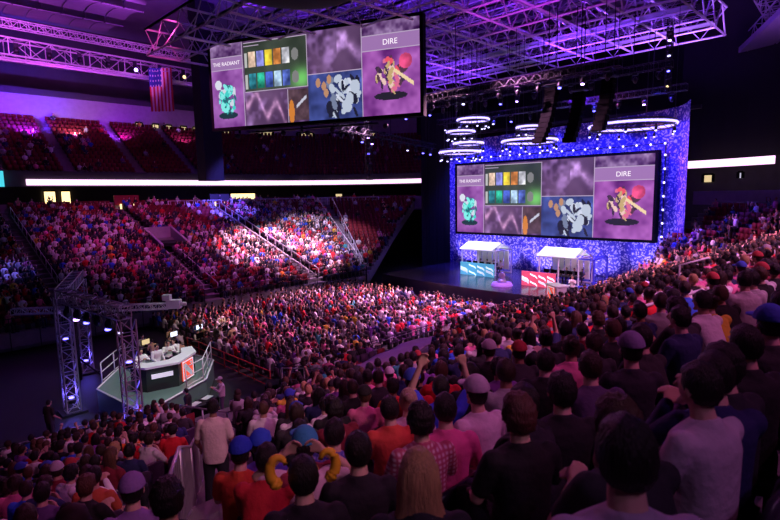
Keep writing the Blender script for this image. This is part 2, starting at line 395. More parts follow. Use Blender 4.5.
def pose(kind):
    J = dict(pel=(0, 0, .56), wai=(-.02, 0, .76), che=(0, 0, .96), nb=(.0, 0, 1.09), nk=(.02, 0, 1.16),
             hL=(.0, .1, .54), kL=(.44, .15, .55), aL=(.42, .15, .1), tL=(.56, .17, .05),
             hR=(.0, -.1, .54), kR=(.44, -.15, .55), aR=(.42, -.15, .1), tR=(.56, -.17, .05),
             sL=(-.01, .178, 1.02), eL=(.05, .25, .78), wL=(.27, .17, .68), sR=(-.01, -.178, 1.02), eR=(.05, -.25, .78), wR=(.27, -.17, .68))
    sh = lambda ks, dx, dz=0: [J.__setitem__(k, (J[k][0]+dx, J[k][1], J[k][2]+dz)) for k in ks]
    up = ['che', 'nb', 'nk', 'sL', 'sR']
    if kind == 'lean': sh(up, .18, -.05); J['wai'] = (.05, 0, .76); J['eL'] = (.36, .22, .68); J['eR'] = (.36, -.22, .68); J['wL'] = (.5, .05, .78); J['wR'] = (.5, -.05, .76); sh(['nb', 'nk'], .04, -.02)
    if kind == 'chin': sh(up, .1, -.02); J['eR'] = (.34, -.18, .7); J['wR'] = (.26, -.06, .97); J['eL'] = (.22, .2, .72); J['wL'] = (.36, -.02, .66)
    if kind == 'phone': J['eR'] = (.2, -.24, .95); J['wR'] = (.38, -.12, 1.2); J['eL'] = (.18, .22, .85); J['wL'] = (.38, .02, 1.14)
    if kind == 'cheer': J['eR'] = (.12, -.3, 1.2); J['wR'] = (.12, -.24, 1.46); J['eL'] = (.12, .3, 1.2); J['wL'] = (.12, .2, 1.45)
    if kind == 'clap': J['eR'] = (.16, -.26, .85); J['wR'] = (.36, -.05, .98); J['eL'] = (.16, .26, .85); J['wL'] = (.36, .05, .98)
    if kind == 'headup': J['eR'] = (.0, -.36, 1.05); J['wR'] = (-.03, -.14, 1.24); J['eL'] = (.0, .36, 1.05); J['wL'] = (-.03, .14, 1.24)
    if kind in ('stand', 'standarm'):
        for k in ('pel', 'wai', 'che', 'nb', 'nk', 'sL', 'sR'): J[k] = (J[k][0], J[k][1], J[k][2]+.38)
        J.update(hL=(0, .09, .9), hR=(0, -.09, .9), kL=(.03, .12, .5), kR=(.0, -.11, .5), aL=(0, .14, .1), aR=(-.04, -.12, .1), tL=(.14, .16, .05), tR=(.1, -.15, .05),
                 eL=(.0, .255, 1.12), wL=(.16, .25, .93), eR=(0, -.255, 1.12), wR=(.2, -.23, .96))
        if kind == 'standarm': J['eL'] = (.16, .24, 1.2); J['wL'] = (.34, .1, 1.32); J['eR'] = (.16, -.24, 1.2); J['wR'] = (.34, -.1, 1.32)
    return {k: Vector(v) for k, v in J.items()}
def head_fn(x, y, z):
    if z < 0: x *= 1-.12*z*z; y *= 1+.28*z
    if z < -.2 and x > 0: x *= 1.06
    if x < 0: x *= 1.08
    return (x, y, z)
def figure(kind, sleeve='short', build=1.0):
    J = pose(kind); mb = MB()
    trunk(mb, torso_rings(J, 0))
    for q in 'LR':
        limb(mb, [J['s'+q], J['e'+q], J['w'+q]], [.058, .042, .027]); limb(mb, [J['h'+q], J['k'+q], J['a'+q]], [.088, .057, .038]); limb(mb, [J['a'+q], J['t'+q]], [.036, .032], 8)
    H = J['nk']+Vector((.025, 0, .085)); hr = (.086, .07, .11)
    mb.tube([J['nb'], J['nk'], H-Vector((.02, 0, .03))], [.06, .054, .055], 10)
    mb.ell(H, hr, 20, 16, head_fn)
    mb.tube([H+Vector((.088, 0, .025)), H+Vector((.112, 0, -.022)), H+Vector((.09, 0, -.035))], [.008, .016, .01], 6)
    mb.ell(H+Vector((.07, 0, -.09)), (.028, .03, .022), 8, 6)
    mb.tube([H+Vector((.088, -.035, .028)), H+Vector((.096, 0, .034)), H+Vector((.088, .035, .028))], .009, 5)
    for sd in (1, -1): mb.ell(H+Vector((-.008, sd*.08, -.005)), (.02, .012, .032), 8, 6)
    for s_, sd in (('L', 1), ('R', -1)):
        e, w = J['e'+s_], J['w'+s_]; d = (w-e).normalized(); side = Vector((0, sd, 0)); side = (side-d*side.dot(d)).normalized(); nrm = d.cross(side)
        if nrm.z > 0: nrm = -nrm
        palm = w+d*.05
        V8 = []
        for q, ww, tt in ((w, .025, .02), (palm, .042, .016), (w+d*.095, .04, .013)):
            for a, b in ((1, 1), (1, -1), (-1, -1), (-1, 1)): V8.append(q+side*a*ww+nrm*b*tt)
        mb.add(V8, [(0,1,5,4),(1,2,6,5),(2,3,7,6),(3,0,4,7),(4,5,9,8),(5,6,10,9),(6,7,11,10),(7,4,8,11),(3,2,1,0),(8,9,10,11)])
        for q, (o_, ln) in enumerate(((-.032, .062), (-.011, .075), (.011, .08), (.032, .07))):
            b0 = w+d*.085-side*o_; b1 = b0+d*ln*.5+nrm*.008; b2 = b1+d*ln*.35+nrm*.024; mb.tube([b0, b1, b2], [.0115, .0105, .0095], 6)
        t0 = w+d*.025-side*.03; mb.tube([t0, t0+d*.035-side*.028+nrm*.005, t0+d*.065-side*.034+nrm*.016], [.014, .012, .01], 6)
    body = fuse(mb, .0095, 2)
    for k in ('skin', 'eye', 'lip'): body.materials.append(M[k])
    for p in body.polygons:
        c = p.center-H
        if c.x > .05 and abs(c.z-.008) < .009 and .02 < abs(c.y) < .042: p.material_index = 1
        elif c.x > .06 and abs(c.z+.06) < .008 and abs(c.y) < .024: p.material_index = 2
    # shirt
    m2 = MB(); g = .03 if kind in ('stand', 'standarm') else .02
    trunk(m2, torso_rings(J, g, .03 if kind == 'stand' else -.04))
    for q in 'LR':
        e_ = J['s'+q].lerp(J['e'+q], .72)
        if sleeve == 'short': limb(m2, [J['s'+q], e_], [.068, .061])
        else: limb(m2, [J['s'+q], J['e'+q], J['e'+q].lerp(J['w'+q], .92)], [.068, .054, .04])
    m2.tube([J['nb']+Vector((-.01, 0, -.03)), J['nb']+Vector((.002, 0, .022))], [.085, .07], 14)
    shirt = fuse(m2, .014, 3); shirt.materials.append(M['cloth'])
    m3 = MB(); P = J['pel']; trunk(m3, [(P+Vector((0, 0, -.13)), .1, .14), (P+Vector((0, 0, -.05)), .13, .17), (P+Vector((0, 0, .06)), .125, .162), (P+Vector((0, 0, .1)), .12, .155)])
    for q in 'LR': limb(m3, [J['h'+q], J['k'+q], J['a'+q]], [.102, .074, .056])
    trou = fuse(m3, .02, 3); trou.materials.append(M['cloth'])
    shoes = []
    for s_ in 'LR':
        a = J['a'+s_]; m4 = MB(); m4.ell((a.x+.07, a.y+(.012 if s_ == 'L' else -.012), .045), (.145, .05, .045), 10, 6); m4.ell((a.x-.01, a.y, .08), (.06, .05, .06), 8, 6)
        me = bpy.data.meshes.new('shoe'); me.from_pydata(m4.v, [], m4.f); me.materials.append(M['shoe']); me.polygons.foreach_set('use_smooth', [True]*len(m4.f)); shoes.append(me)
    return dict(body=body, shirt=shirt, trousers=trou, shoes=shoes, head=H, J=J)
def hair(kind):
    mb = MB(); rnd = random.Random(kind)
    ph = [rnd.random()*6 for _ in range(9)]
    am = {'short': .035, 'long': .03, 'curly': .07, 'bun': .02, 'spiky': .055, 'cap': 0}[kind]; fr = 14 if kind == 'curly' else 9
    def fn(x, y, z):
        q = 1+am*(sin(fr*x+ph[0])*sin(fr*y+ph[1])+.6*sin(fr*1.9*z+ph[2]+3*x))
        return (x*q, y*q, z*q)
    keep = lambda x, y, z: not (x > .28 and z < .42) and not (z < -.2 and x > -.2) and z > -.55
    g = {'curly': 1.2, 'spiky': 1.12}.get(kind, 1.06)
    if kind == 'cap':
        mb.ell((-.012, 0, .02), (.106, .094, .115), 20, 14, None, lambda x, y, z: z > .12)
        mb.ell((.0, 0, .035), (.1, .09, .02), 16, 4); mb.ell((.115, 0, .038), (.075, .07, .008), 14, 4)
    else:
        mb.ell((-.012, 0, .012), (.097*g, .083*g, .116*g), 28, 20, fn, keep)
        mb.ell((-.02, 0, .03), (.085*g, .08*g, .095*g), 16, 10)
    if kind == 'long':
        V = []; n = 30; prof = [(.1, .05, .05), (.06, .088, .08), (-.03, .1, .085), (-.11, .1, .07), (-.19, .118, .065), (-.29, .15, .065), (-.38, .155, .06), (-.46, .12, .045), (-.5, .06, .02)]
        for i, (z, w, dp) in enumerate(prof):
            for j in range(n):
                t = 2*pi*j/n; q = 1+.05*sin(9*t+.5*i)+.02*sin(17*t); V.append((-.05+dp*cos(t)*q*.8, w*sin(t)*q, z))
        mb.add(V, [(i*n+j, i*n+(j+1) % n, (i+1)*n+(j+1) % n, (i+1)*n+j) for i in range(len(prof)-1) for j in range(n)] + [tuple((len(prof)-1)*n+j for j in range(n))], True)
    if kind == 'bun': mb.ell((-.12, 0, .08), (.045, .045, .045), 12, 8, fn)
    me = bpy.data.meshes.new('hair_'+kind); me.from_pydata(mb.v, [], mb.f)
    if kind == 'cap':
        m9 = MB(); m9.ell((-.012, 0, .02), (.106, .094, .115), 20, 14, lambda x, y, z: (x, y, max(z, .1))); m9.ell((.105, 0, .038), (.08, .07, .012), 14, 6); me = fuse(m9, .007, 1)
    me.polygons.foreach_set('use_smooth', [True]*len(me.polygons)); me.materials.append(M['hair' if kind != 'cap' else 'cloth']); return me
FIG = {(k, sl): figure(k, sl) for k, sl in (('sit', 'short'), ('sit', 'long'), ('lean', 'short'), ('lean', 'long'), ('chin', 'short'), ('phone', 'short'), ('cheer', 'short'), ('clap', 'long'), ('headup', 'short'), ('stand', 'short'), ('standarm', 'long'))}
HAIR = {k: hair(k) for k in ('short', 'long', 'curly', 'bun', 'spiky', 'cap')}
PH = bpy.data.meshes.new('phone'); mb = MB(); mb.box((0, 0, 0), (.01, .075, .145)); mb.cur = 1; mb.box((-.006, 0, 0), (.003, .066, .13))
PH.from_pydata(mb.v, [], mb.f); PH.materials.append(M['black']); PH.materials.append(M['phone']); PH.polygons.foreach_set('material_index', mb.m)
def child(name, me, par, col, loc=(0, 0, 0), rz=0, m=None):
    o = bpy.data.objects.new(name, me); COL.objects.link(o); o.parent = par; o.location = loc; o.rotation_euler = (0, 0, rz); o.color = (*col, 1)
    if m: o.material_slots[0].link = 'OBJECT'; o.material_slots[0].material = M[m]
    return o
def person(x, y, z, rz, kind='sit', sleeve='short', shirt=(.5, .5, .5), hairk='short', hairc=(.01, .01, .01), skin=SKN[0], pants=(.03, .03, .05), label=None, sc=1.0, group=None, shirtm=None, capc=None, cat='person'):
    f = FIG.get((kind, sleeve)) or FIG[(kind, 'short' if (kind, 'short') in FIG else 'long')]
    r = empty('person', (x, y, z), rz, label, cat, group); r.scale = (sc, sc, sc)
    child('body', f['body'], r, skin); child('shirt', f['shirt'], r, shirt, m=shirtm); child('trousers', f['trousers'], r, pants)
    for s_ in f['shoes']: child('shoe', s_, r, (.05, .05, .05))
    if hairk == 'cap':
        child('hair', HAIR['short'], r, hairc, f['head']).scale = (.97, .97, .95); child('cap', HAIR['cap'], r, capc or (.05, .05, .3), f['head']+Vector((0, 0, .012))).scale = (1.12, 1.12, 1.15)
    elif hairk: child('hair', HAIR[hairk], r, hairc, f['head'])
    return r

# ------------------------------------------------------------------ seats
def seat_proto():
    r = empty('stadium_seat', (0, 0, 0), 0, 'x', 'seat')
    mb = MB(); V = []; n = 8; rows_ = [(.42, -.2, .2), (.55, -.225, .225), (.72, -.25, .235), (.86, -.275, .225), (.92, -.285, .19)]
    for side in (0, 1):
        for z, x, w in rows_:
            for j in range(n+1):
                a = -1+2*j/n; V.append((x-.035*(1-a*a)-side*.035, a*w, z-.03*abs(a)**3))
    k = n+1; q = len(rows_)*k
    for i in range(len(rows_)-1):
        for j in range(n): mb_f = (i*k+j, i*k+j+1, (i+1)*k+j+1, (i+1)*k+j); mb.f.append(list(mb_f)); mb.f.append([q+b for b in mb_f[::-1]])
    for j in range(n): mb.f.append([(len(rows_)-1)*k+j, (len(rows_)-1)*k+j+1, q+(len(rows_)-1)*k+j+1, q+(len(rows_)-1)*k+j])
    for i in range(len(rows_)-1):
        mb.f.append([i*k, (i+1)*k, q+(i+1)*k, q+i*k]); mb.f.append([i*k+n, q+i*k+n, q+(i+1)*k+n, (i+1)*k+n])
    mb.v = V; mb.m = [0]*len(mb.f); mb.sm = [True]*len(mb.f); mb.build('backrest', 'seatdark', r)
    mb = MB(); mb.ell((0, 0, .43), (.23, .22, .045), 16, 6); mb.build('seat_cushion', 'seatdark', r)
    for sd in (1, -1):
        mb = MB(); mb.tube([(-.2, sd*.25, .6), (.0, sd*.25, .63), (.12, sd*.25, .61)], .022, 6); mb.tube([(-.02, sd*.25, .62), (-.1, sd*.25, .4), (-.1, sd*.25, 0)], .018, 5); mb.build('armrest', 'black', r)
    return r
SEATP = seat_proto(); SEATKIDS = list(SEATP.children)
def seat_at(x, y, z, rz, label, first=[True]):
    if first[0]: first[0] = False; r = SEATP
    else:
        r = SEATP.copy(); COL.objects.link(r)
        for c in SEATKIDS: k = c.copy(); COL.objects.link(k); k.parent = r
    r.location = (x, y, z); r.rotation_euler = (0, 0, rz); r['label'] = label; r['group'] = 'seats of the near stand'; return r

# ------------------------------------------------------------------ filling the stands
def ordn(n):
    w = ['zeroth', 'first', 'second', 'third', 'fourth', 'fifth', 'sixth', 'seventh', 'eighth', 'ninth', 'tenth', 'eleventh', 'twelfth', 'thirteenth', 'fourteenth', 'fifteenth', 'sixteenth', 'seventeenth', 'eighteenth', 'nineteenth']
    if n < 20: return w[n]
    t = {2: 'twenty', 3: 'thirty', 4: 'forty', 5: 'fifty'}[n//10]
    return (t[:-1]+'ieth') if n % 10 == 0 else t+'-'+w[n % 10]
def rowinfo(side, k): return k*PITCH+.52, zrow(side, k)
def aisle_near(s, d):
    y = Y0-d
    if s < X1:
        if (abs(s-.465*y) < .8 or (-1.35 < s-.465*y < 0 and y < 10)) and y > 3.3: return True
        for a in (17.5, 31): 
            if abs(s-a) < .6: return True
    else:
        for a in (20, 48): 
            if abs((s-X1)/12-R(a))*max(d, 1) < .6: return True
    if 7 < s < 12 and d < 5.5: return True           # entry tunnel
    return False
def aisle_far(s, d):
    if s < X1:
        for a in (9, 19.5, 30):
            if abs(s-a) < .65: return True
        if 18.6 < s < 22.2 and 9.2 < d < 14: return True
    else:
        for a in (27,):
            if abs((s-X1)/12-R(a))*max(d, 1) < .65: return True
    return False
cand = []      # near stand seats
for k in range(NR):
    d, z = rowinfo('near', k); 
    s = -1.0
    while s < NS1:
        (x, y), (nx, ny) = pt('near', s, d)
        if not aisle_near(s, d) and not (y > 14.0 and x > 34) and not (x > 48.2 and y > 12.6) and not (k < 2 and 17 < s < 33) and not (9.4 < y < 17 and .86*y < x < 1.2*y) and not (k < 6 and s > 29 and y > 13.2):
            px, py, dp = proj(x, y, z+1.1)
            if dp > .9 and -30 < px < 830 and py < 620: cand.append(dict(k=k, s=s, x=x, y=y, z=z, rz=math.atan2(-ny, -nx), dp=dp, px=px, py=py))
        s += .54 if s <= X1 else .54*12/max(d, 3)
def find_seat(px, py, htop=1.36):
    """the seat (row and place along it) whose sitter's head is seen nearest this direction"""
    best = None
    for k in range(NR):
        d, z = rowinfo('near', k); x = -1.0
        while x < 30:
            a, b, dp = proj(x, Y0-d, z+htop)
            if dp > 1.1:
                e = (a-px)**2+(b-py)**2
                if best is None or e < best[0]: best = (e, k, x, Y0-d, z)
            x += .03
    _, k, x, y, z = best
    for c in cand:
        if c['k'] == k and abs(c['x']-x) < (.5 if c.get('sp') else .44) and abs(c['y']-y) < .1: c['gone'] = True
    a, b, dp = proj(x, y, z+1.1); c = dict(k=k, s=x, x=x, y=y, z=z, rz=pi/2, dp=dp, px=a, py=b); cand.append(c)
    return c
# particular spectators: (x, y of head top in the photo, ...)
P_ = dict
SP = [
 P_(at=(640, 425), pos=(1.6, .56, 7.31), kind='sit', hairk='short', shirt=(.5, .42, .55), name='large dark-haired person in a pale collared shirt, nearest the camera at bottom right', sc=1.08),
 P_(at=(422, 462), kind='sit', hairk='long', hairc=(.55, .33, .16), shirt=(.02, .02, .03), name='person with long straight blond hair seen from behind at bottom centre'),
 P_(at=(704, 362), kind='sit', hairk='short', shirt=(.6, .5, .62), name='black-haired person in a plain white T-shirt right of the large dark head'),
 P_(at=(655, 402), kind='lean', hairk='curly', hairc=(.05, .02, .015), shirt=(.02, .02, .03), name='dark curly-haired person in black leaning forward behind the large dark head'),
 P_(at=(727, 345), kind='sit', sleeve='long', hairk='spiky', shirt=(.02, .02, .03), name='spiky-haired person in a black long-sleeved top at the right'),
 P_(at=(768, 410), kind='clap', sleeve='long', hairk='short', shirt=(.02, .02, .12), name='person in navy with hands raised together at the right edge'),
 P_(at=(757, 335), kind='sit', sleeve='long', hairk='short', shirt=(.015, .015, .02), name='dark-clothed person sitting high by the right edge'),
 P_(at=(610, 362), kind='lean', hairk='short', hairc=(.03, .016, .01), shirt=(.08, .05, .12), name='person leaning on the knees between the pink sleeves and the large dark head'),
 P_(at=(665, 345), kind='chin', hairk='short', shirt=(.03, .03, .03), name='person in black resting chin on hand above the big dark head'),
 P_(at=(640, 352), kind='sit', hairk='cap', capc=(.25, .2, .4), shirt=(.02, .02, .03), name='person wearing a lilac cap above the big dark head'),
 P_(at=(561, 372), kind='sit', sleeve='long', hairk='spiky', shirt=(.012, .012, .015), name='tall dark-haired person all in black right of centre bottom'),
 P_(at=(524, 402), kind='sit', hairk='curly', hairc=(.1, .035, .03), shirt=(.012, .012, .015), name='person with brown bushy hair and black top right of the white shirt'),
 P_(at=(425, 413), kind='sit', hairk='curly', shirt=(.5, .1, .15), shirtm='plaid', name='curly-haired person in a red and white checked shirt at bottom centre'),
 P_(at=(452, 408), kind='sit', hairk='short', shirt=(.8, .12, .35), name='black-haired person in a bright pink shirt beside the checked shirt'),
 P_(at=(485, 393), kind='sit', hairk='cap', capc=(.5, .4, .55), shirt=(.75, .6, .7), name='person in a pale shirt and pale cap right of the pink shirt'),
 P_(at=(361, 445), kind='sit', sleeve='long', hairk='short', shirt=(.015, .012, .02), name='person in a black jacket left of the blond long-haired person'),
 P_(at=(300, 455), kind='sit', sleeve='long', hairk='short', shirt=(.015, .012, .02), name='person in black wearing a yellow horned hat at lower left', horns=True),
 P_(at=(262, 462), kind='lean', sleeve='long', hairk='short', shirt=(.5, .02, .03), name='person in a red long-sleeved top bent forward beside the yellow horned hat'),
 P_(at=(241, 450), kind='sit', hairk='cap', capc=(.02, .06, .6), shirt=(.65, .08, .03), name='person in a bright blue cap and orange-red shirt near the standing man'),
 P_(at=(262, 438), kind='sit', hairk='cap', capc=(.03, .1, .7), shirt=(.1, .08, .5), name='person in a blue cap and blue top two rows below the red top'),
 P_(at=(307, 432), kind='sit', hairk='cap', capc=(.05, .35, .6), shirt=(.3, .03, .06), name='person in a light teal-blue beanie-like cap beyond the yellow horned hat'),
 P_(at=(336, 425), kind='sit', sleeve='long', hairk='short', shirt=(.1, .1, .4), shirtm='blueplaid', name='person in a blue checked shirt right of the yellow horned hat'),
 P_(at=(300, 428), kind='headup', hairk='short', shirt=(.7, .5, .6), name='person in a pale top with both arms up holding their head'),
 P_(at=(392, 402), kind='sit', hairk='short', shirt=(.75, .1, .06), name='person in an orange-red top left of the checked shirt'),
 P_(at=(412, 398), kind='sit', hairk='bun', hairc=(.4, .25, .2), shirt=(.7, .5, .65), name='pale-haired person in a pale pink top just beyond the checked shirt'),
 P_(at=(440, 378), kind='cheer', hairk='short', shirt=(.05, .08, .8), name='person in a vivid blue top with raised arms near the middle of the stand'),
 P_(at=(560, 425), kind='chin', hairk='short', shirt=(.02, .02, .03), name='person in black with chin on hand below the tall person in black'),
 P_(at=(35, 490), kind='chin', hairk='short', shirt=(.12, .06, .2), name='person resting chin on hand at the bottom left corner'),
 P_(at=(92, 468), kind='sit', hairk='short', shirt=(.6, .12, .05), name='person in an orange top left of the aisle railing'),
 P_(at=(128, 482), kind='lean', hairk='cap', capc=(.3, .2, .5), shirt=(.25, .15, .4), name='person in violet with a lilac cap leaning beside the aisle railing'),
]
inds = []
for q in SP:
    if 'pos' in q:
        x, y, z = q['pos']; c = dict(k=21, s=x, x=x, y=y, z=z, rz=pi/2); c['px'], c['py'], c['dp'] = proj(x, y, z+1.1); cand.append(c)
        for c2 in cand:
            if c2 is not c and c2['k'] == 21 and abs(c2['x']-x) < .5: c2['gone'] = True
    else: c = find_seat(*q['at'])
    c['sp'] = q
cand = [c for c in cand if not c.get('gone') or c.get('sp')]
cand.sort(key=lambda c: c['dp'])
near_ok = []
for c in cand:
    if c.get('sp'): near_ok.append(c); continue
    # leave a small bubble clear around the camera
    if c['dp'] < 2.0 or (c['dp'] < 3.0 and 90 < c['px'] < 400) or (c['dp'] < 2.4 and c['px'] > 690): continue
    if random.random() < (.05 if c['dp'] < 30 else .12): c['empty'] = True
    near_ok.append(c)
occ = [c for c in near_ok if not c.get('empty')]
ind = [c for c in occ if c['py'] < 560 and -20 < c['px'] < 800][:285]
indid = {id(c) for c in ind}
byrow = {}
for c in ind: byrow.setdefault(c['k'], []).append(c)
for k, L in byrow.items():
    L.sort(key=lambda c: c['px'])
    for i, c in enumerate(L): c['rank'] = i+1
for c in ind:
    q = c.get('sp'); ang = c['rz']
    # turn towards the hanging screen or the stage
    tgt = random.choice([(26, 34), (40, 26), (40, 26)]); ta = math.atan2(tgt[1]-c['y'], tgt[0]-c['x'])
    rz = ang+(((ta-ang+pi) % (2*pi))-pi)*random.uniform(.45, .95)+random.uniform(-.15, .15)
    if q:
        r = person(c['x'], c['y'], c['z'], rz, q['kind'], q.get('sleeve', 'short'), q['shirt'], q['hairk'], q.get('hairc', (.01, .008, .008)), SKN[1], label=q['name'], sc=q.get('sc', 1), shirtm=q.get('shirtm'), capc=q.get('capc'))
        H = FIG[(q['kind'], q.get('sleeve', 'short'))]['head'] if (q['kind'], q.get('sleeve', 'short')) in FIG else Vector((.05, 0, 1.25))
        if q.get('horns'):
            mb = MB(); mb.tube([(.02+.1*cos(t), .1*sin(t), -.02) for t in [i*pi/8 for i in range(17)]], .018, 6); hat = mb.build('horned_headband', 'yellow', r, H+Vector((-.01, 0, .05))); hat.scale = (.9, .85, .85)
            hat.scale = (.78, .78, .78)
            for sd in (1, -1):
                mb = MB(); P = []; rr = []
                for i in range(14):
                    t = i/13; a = -1.3+4.0*t; P.append((-.03, sd*(.15-.085*cos(a)*-.7+.03), .03+.085*sin(a)*1.2)); rr.append(.042*(1-t*.7)+.006)
                mb.tube(P, rr, 10); mb.csph((-.03, P[0][1], P[0][2]), (.045, .045, .045)); mb.build('horn', 'yellow', hat)
        continue
    hn, hc, _ = pick(HR); sn, scol, _ = pick(SH)
    if (c['dp'] < 4.5 and c['px'] > 540) or (c['dp'] < 9 and random.random() < .4): sn, scol = random.choice([('black', SHN['black']), ('dark grey', SHN['dark grey']), ('navy', SHN['navy'])])
    v = random.uniform(.75, 1.15); scol = tuple(min(.9, a*v) for a in scol)
    kd, sl = random.choices([('sit', 'short'), ('sit', 'long'), ('lean', 'short'), ('lean', 'long'), ('chin', 'short'), ('phone', 'short'), ('cheer', 'short'), ('clap', 'long'), ('headup', 'short')], [30, 20, 12, 9, 11, 2, .7, 6, 1.5])[0]
    if c['dp'] < 8 and kd in ('cheer', 'phone', 'headup'): kd, sl = 'sit', 'long'
    hk = random.choices(['short', 'long', 'curly', 'bun', 'spiky', 'cap'], [45, 14, 9, 4, 16, 12])[0]
    act = {'sit': 'sitting', 'lean': 'leaning', 'chin': 'chin on hand', 'phone': 'hands raised', 'cheer': 'arms up', 'clap': 'clapping', 'headup': 'hands on head'}[kd]
    lab = '%s-haired person in %s, %s, %s from left in the %s row up' % (hn.replace(' ', '-'), sn, act, ordn(c['rank']), ordn(c['k']+1))
    person(c['x'], c['y'], c['z'], rz, kd, sl, scol, hk, hc, random.choice(SKN), random.choice([(.02, .02, .03), (.03, .04, .1), (.1, .09, .08)]), lab, random.uniform(.94, 1.05), 'spectators in the near stand', capc=random.choice([(.5, .05, .06), (.05, .1, .6), (.6, .55, .6), (.02, .02, .02)]))
# seats under and between them
sc_ = sorted([c for c in near_ok if c['py'] < 570 and -20 < c['px'] < 800], key=lambda c: c['dp'])[:300]
byr = {}
for c in sc_: byr.setdefault(c['k'], []).append(c)
sid = {id(c) for c in sc_}
for k, L in byr.items():
    L.sort(key=lambda c: c['px'])
    for i, c in enumerate(L):
        seat_at(c['x'], c['y'], c['z'], c['rz'], '%s dark plastic stadium seat, %s from left in the %s row up' % ('empty' if c.get('empty') else 'occupied', ordn(i+1), ordn(k+1)))
people = []; seats = []
def addp(x, y, z, ang, bright=1.0, shirtbias=None, var=None):
    sn, scol, _ = pick(SH); hn, hc, _ = pick(HR); sk = random.choice(SKN); v = random.uniform(.7, 1.1)
    people.append((TPL[random.choice([0, 0, 1, 2, 3, 4, 5] if random.random() < .5 else [0, 1, 2, 3, 4]) if var is None else var], x, y, z, ang+random.uniform(-.3, .3), random.uniform(.93, 1.07), [sk, hc, tuple(min(.9, a*v) for a in scol), random.choice([(.02, .02, .03), (.03, .05, .12), (.15, .13, .1)])]))
RED = [(.2, .01, .018), (.03, .03, .03)]; DRK = [(.06, .03, .07), (.03, .03, .03)]
def turn(x, y, ang, f=.6):
    ta = math.atan2(25-y, 38-x); return ang+(((ta-ang+pi) % (2*pi))-pi)*f
for c in near_ok:
    e = c.get('empty') 
    if c['s'] > X1+3 and c['k'] > 13 and random.random() < .65: e = True
    if id(c) not in indid and not e: addp(c['x'], c['y'], c['z'], turn(c['x'], c['y'], c['rz']))
    if id(c) not in sid: seats.append((SEAT_T, c['x'], c['y'], c['z'], c['rz'], 1, RED if e else DRK))
for k in range(FR):
    d, z = rowinfo('far', k); s = 4.0
    while s < CS1:
        (x, y), (nx, ny) = pt('far', s, d); a = math.atan2(-ny, -nx)
        if not aisle_far(s, d) and not (y < 46.8 and x > 46.5):
            p = .93
            if k > 20: p = .55
            if k > 23: p = .25
            if s > X1+12*R(27): p = .5 if k < 9 else .1
            if 22 < s < 30 and k > 15: p *= .4
            if s < 30 and k < 4: p *= .7
            oc = random.random() < p; seats.append((SEAT_T, x, y, z, a, 1, DRK if oc else RED))
            if oc: addp(x, y, z, turn(x, y, a, .5))
        s += .54 if s <= X1 else .54*12/max(d, 3)
for k in range(14):
    d = UP['d0']+k*UP['pitch']+.5; z = UP['z0']+k*UP['rise']; s = 5.0
    while s < CS1+5:
        (x, y), (nx, ny) = pt('far', s, d); a = math.atan2(-ny, -nx)
        if s < X1 and min(abs(s-q) for q in (9.5, 16, 23, 30)) < .6: s += .55; continue
        seats.append((SEAT_T, x, y, z, a, 1, RED))
        if random.random() < (.28 if s < 20 and k < 9 else .03): addp(x, y, z, a)
        s += .56 if s <= X1 else .56*12/d
# floor seating between the production area and the stage
for i in range(19):
    y = 22.3+i*.92
    for j in range(42):
        x = 14.2+j*.5
        if abs(x-21.3) < .5 and y < 99: continue
        if x > 33.5-.0*y: continue
        if abs(y-29.6) < .45: continue
        seats.append((SEAT_T, x, y, 0, .0, .95, DRK))
        if random.random() < .88: addp(x, y, 0, turn(x, y, 0, .6))
o = mass('seated_crowd', people, 'crowd'); tag(o, 'crowd of spectators filling the far stand, the floor seats and the distant corner', 'people', kind='stuff')
o = mass('stand_seats', seats, 'crowd'); tag(o, 'rows of red and dark seats in the stands and on the floor', 'seats', kind='stuff')
print('people', len(people), 'seats', len(seats), 'ind', len(ind), 'max dp', ind[-1]['dp'], 'cand', len(cand))
for q in SP:
    c = [c for c in cand if c.get('sp') is q][0]; a, b, dd = proj(c['x'], c['y'], c['z']+1.36); print(q['at'], '->', round(a), round(b), round(dd, 1), q['name'][:40])
#PART2
# ------------------------------------------------------------------ roof
st(MB().bb(-16, 75, -14, 90, 31, 31.4).build('ceiling', 'ceil'))
# deep purlins and hanging acoustic panels under the deck
for i in range(12):
    o = MB(); x = -2+i*1.9
    for j in range(4):
        y = 42+j*5.6; z = 27.2; n_ = 5
        for e_ in range(n_): t0, t1 = e_/n_, (e_+1)/n_; o.add([(x+a_*1.75, y+t_*5.2, z+.5*sin(pi*a_)*0+.7*sin(t_*2.2)+dz) for dz in (0, .08) for a_, t_ in ((0, t0), (1, t0), (1, t1), (0, t1))], [(0,3,2,1),(4,5,6,7),(0,1,5,4),(1,2,6,5),(2,3,7,6),(3,0,4,7)])
        o.tube([(x+.85, y+2.5, z+.7), (x+.85, y+2.5, 30.9)], .03, 4)
    tag(o.build('acoustic_panel', 'ceil'), 'row of pale roof panels hanging over the far upper seats, %s from left' % ordn(i+1), 'ceiling panel', 'roof panels')
mb = MB()
for i in range(11): truss(mb, (20+i*5, -10, 29.6), (20+i*5, 50, 29.6), 1.6, .09, 3.2)
tag(mb.build('roof_girder', 'steel'), 'purple-lit steel roof girders running across above the stands', 'girder')
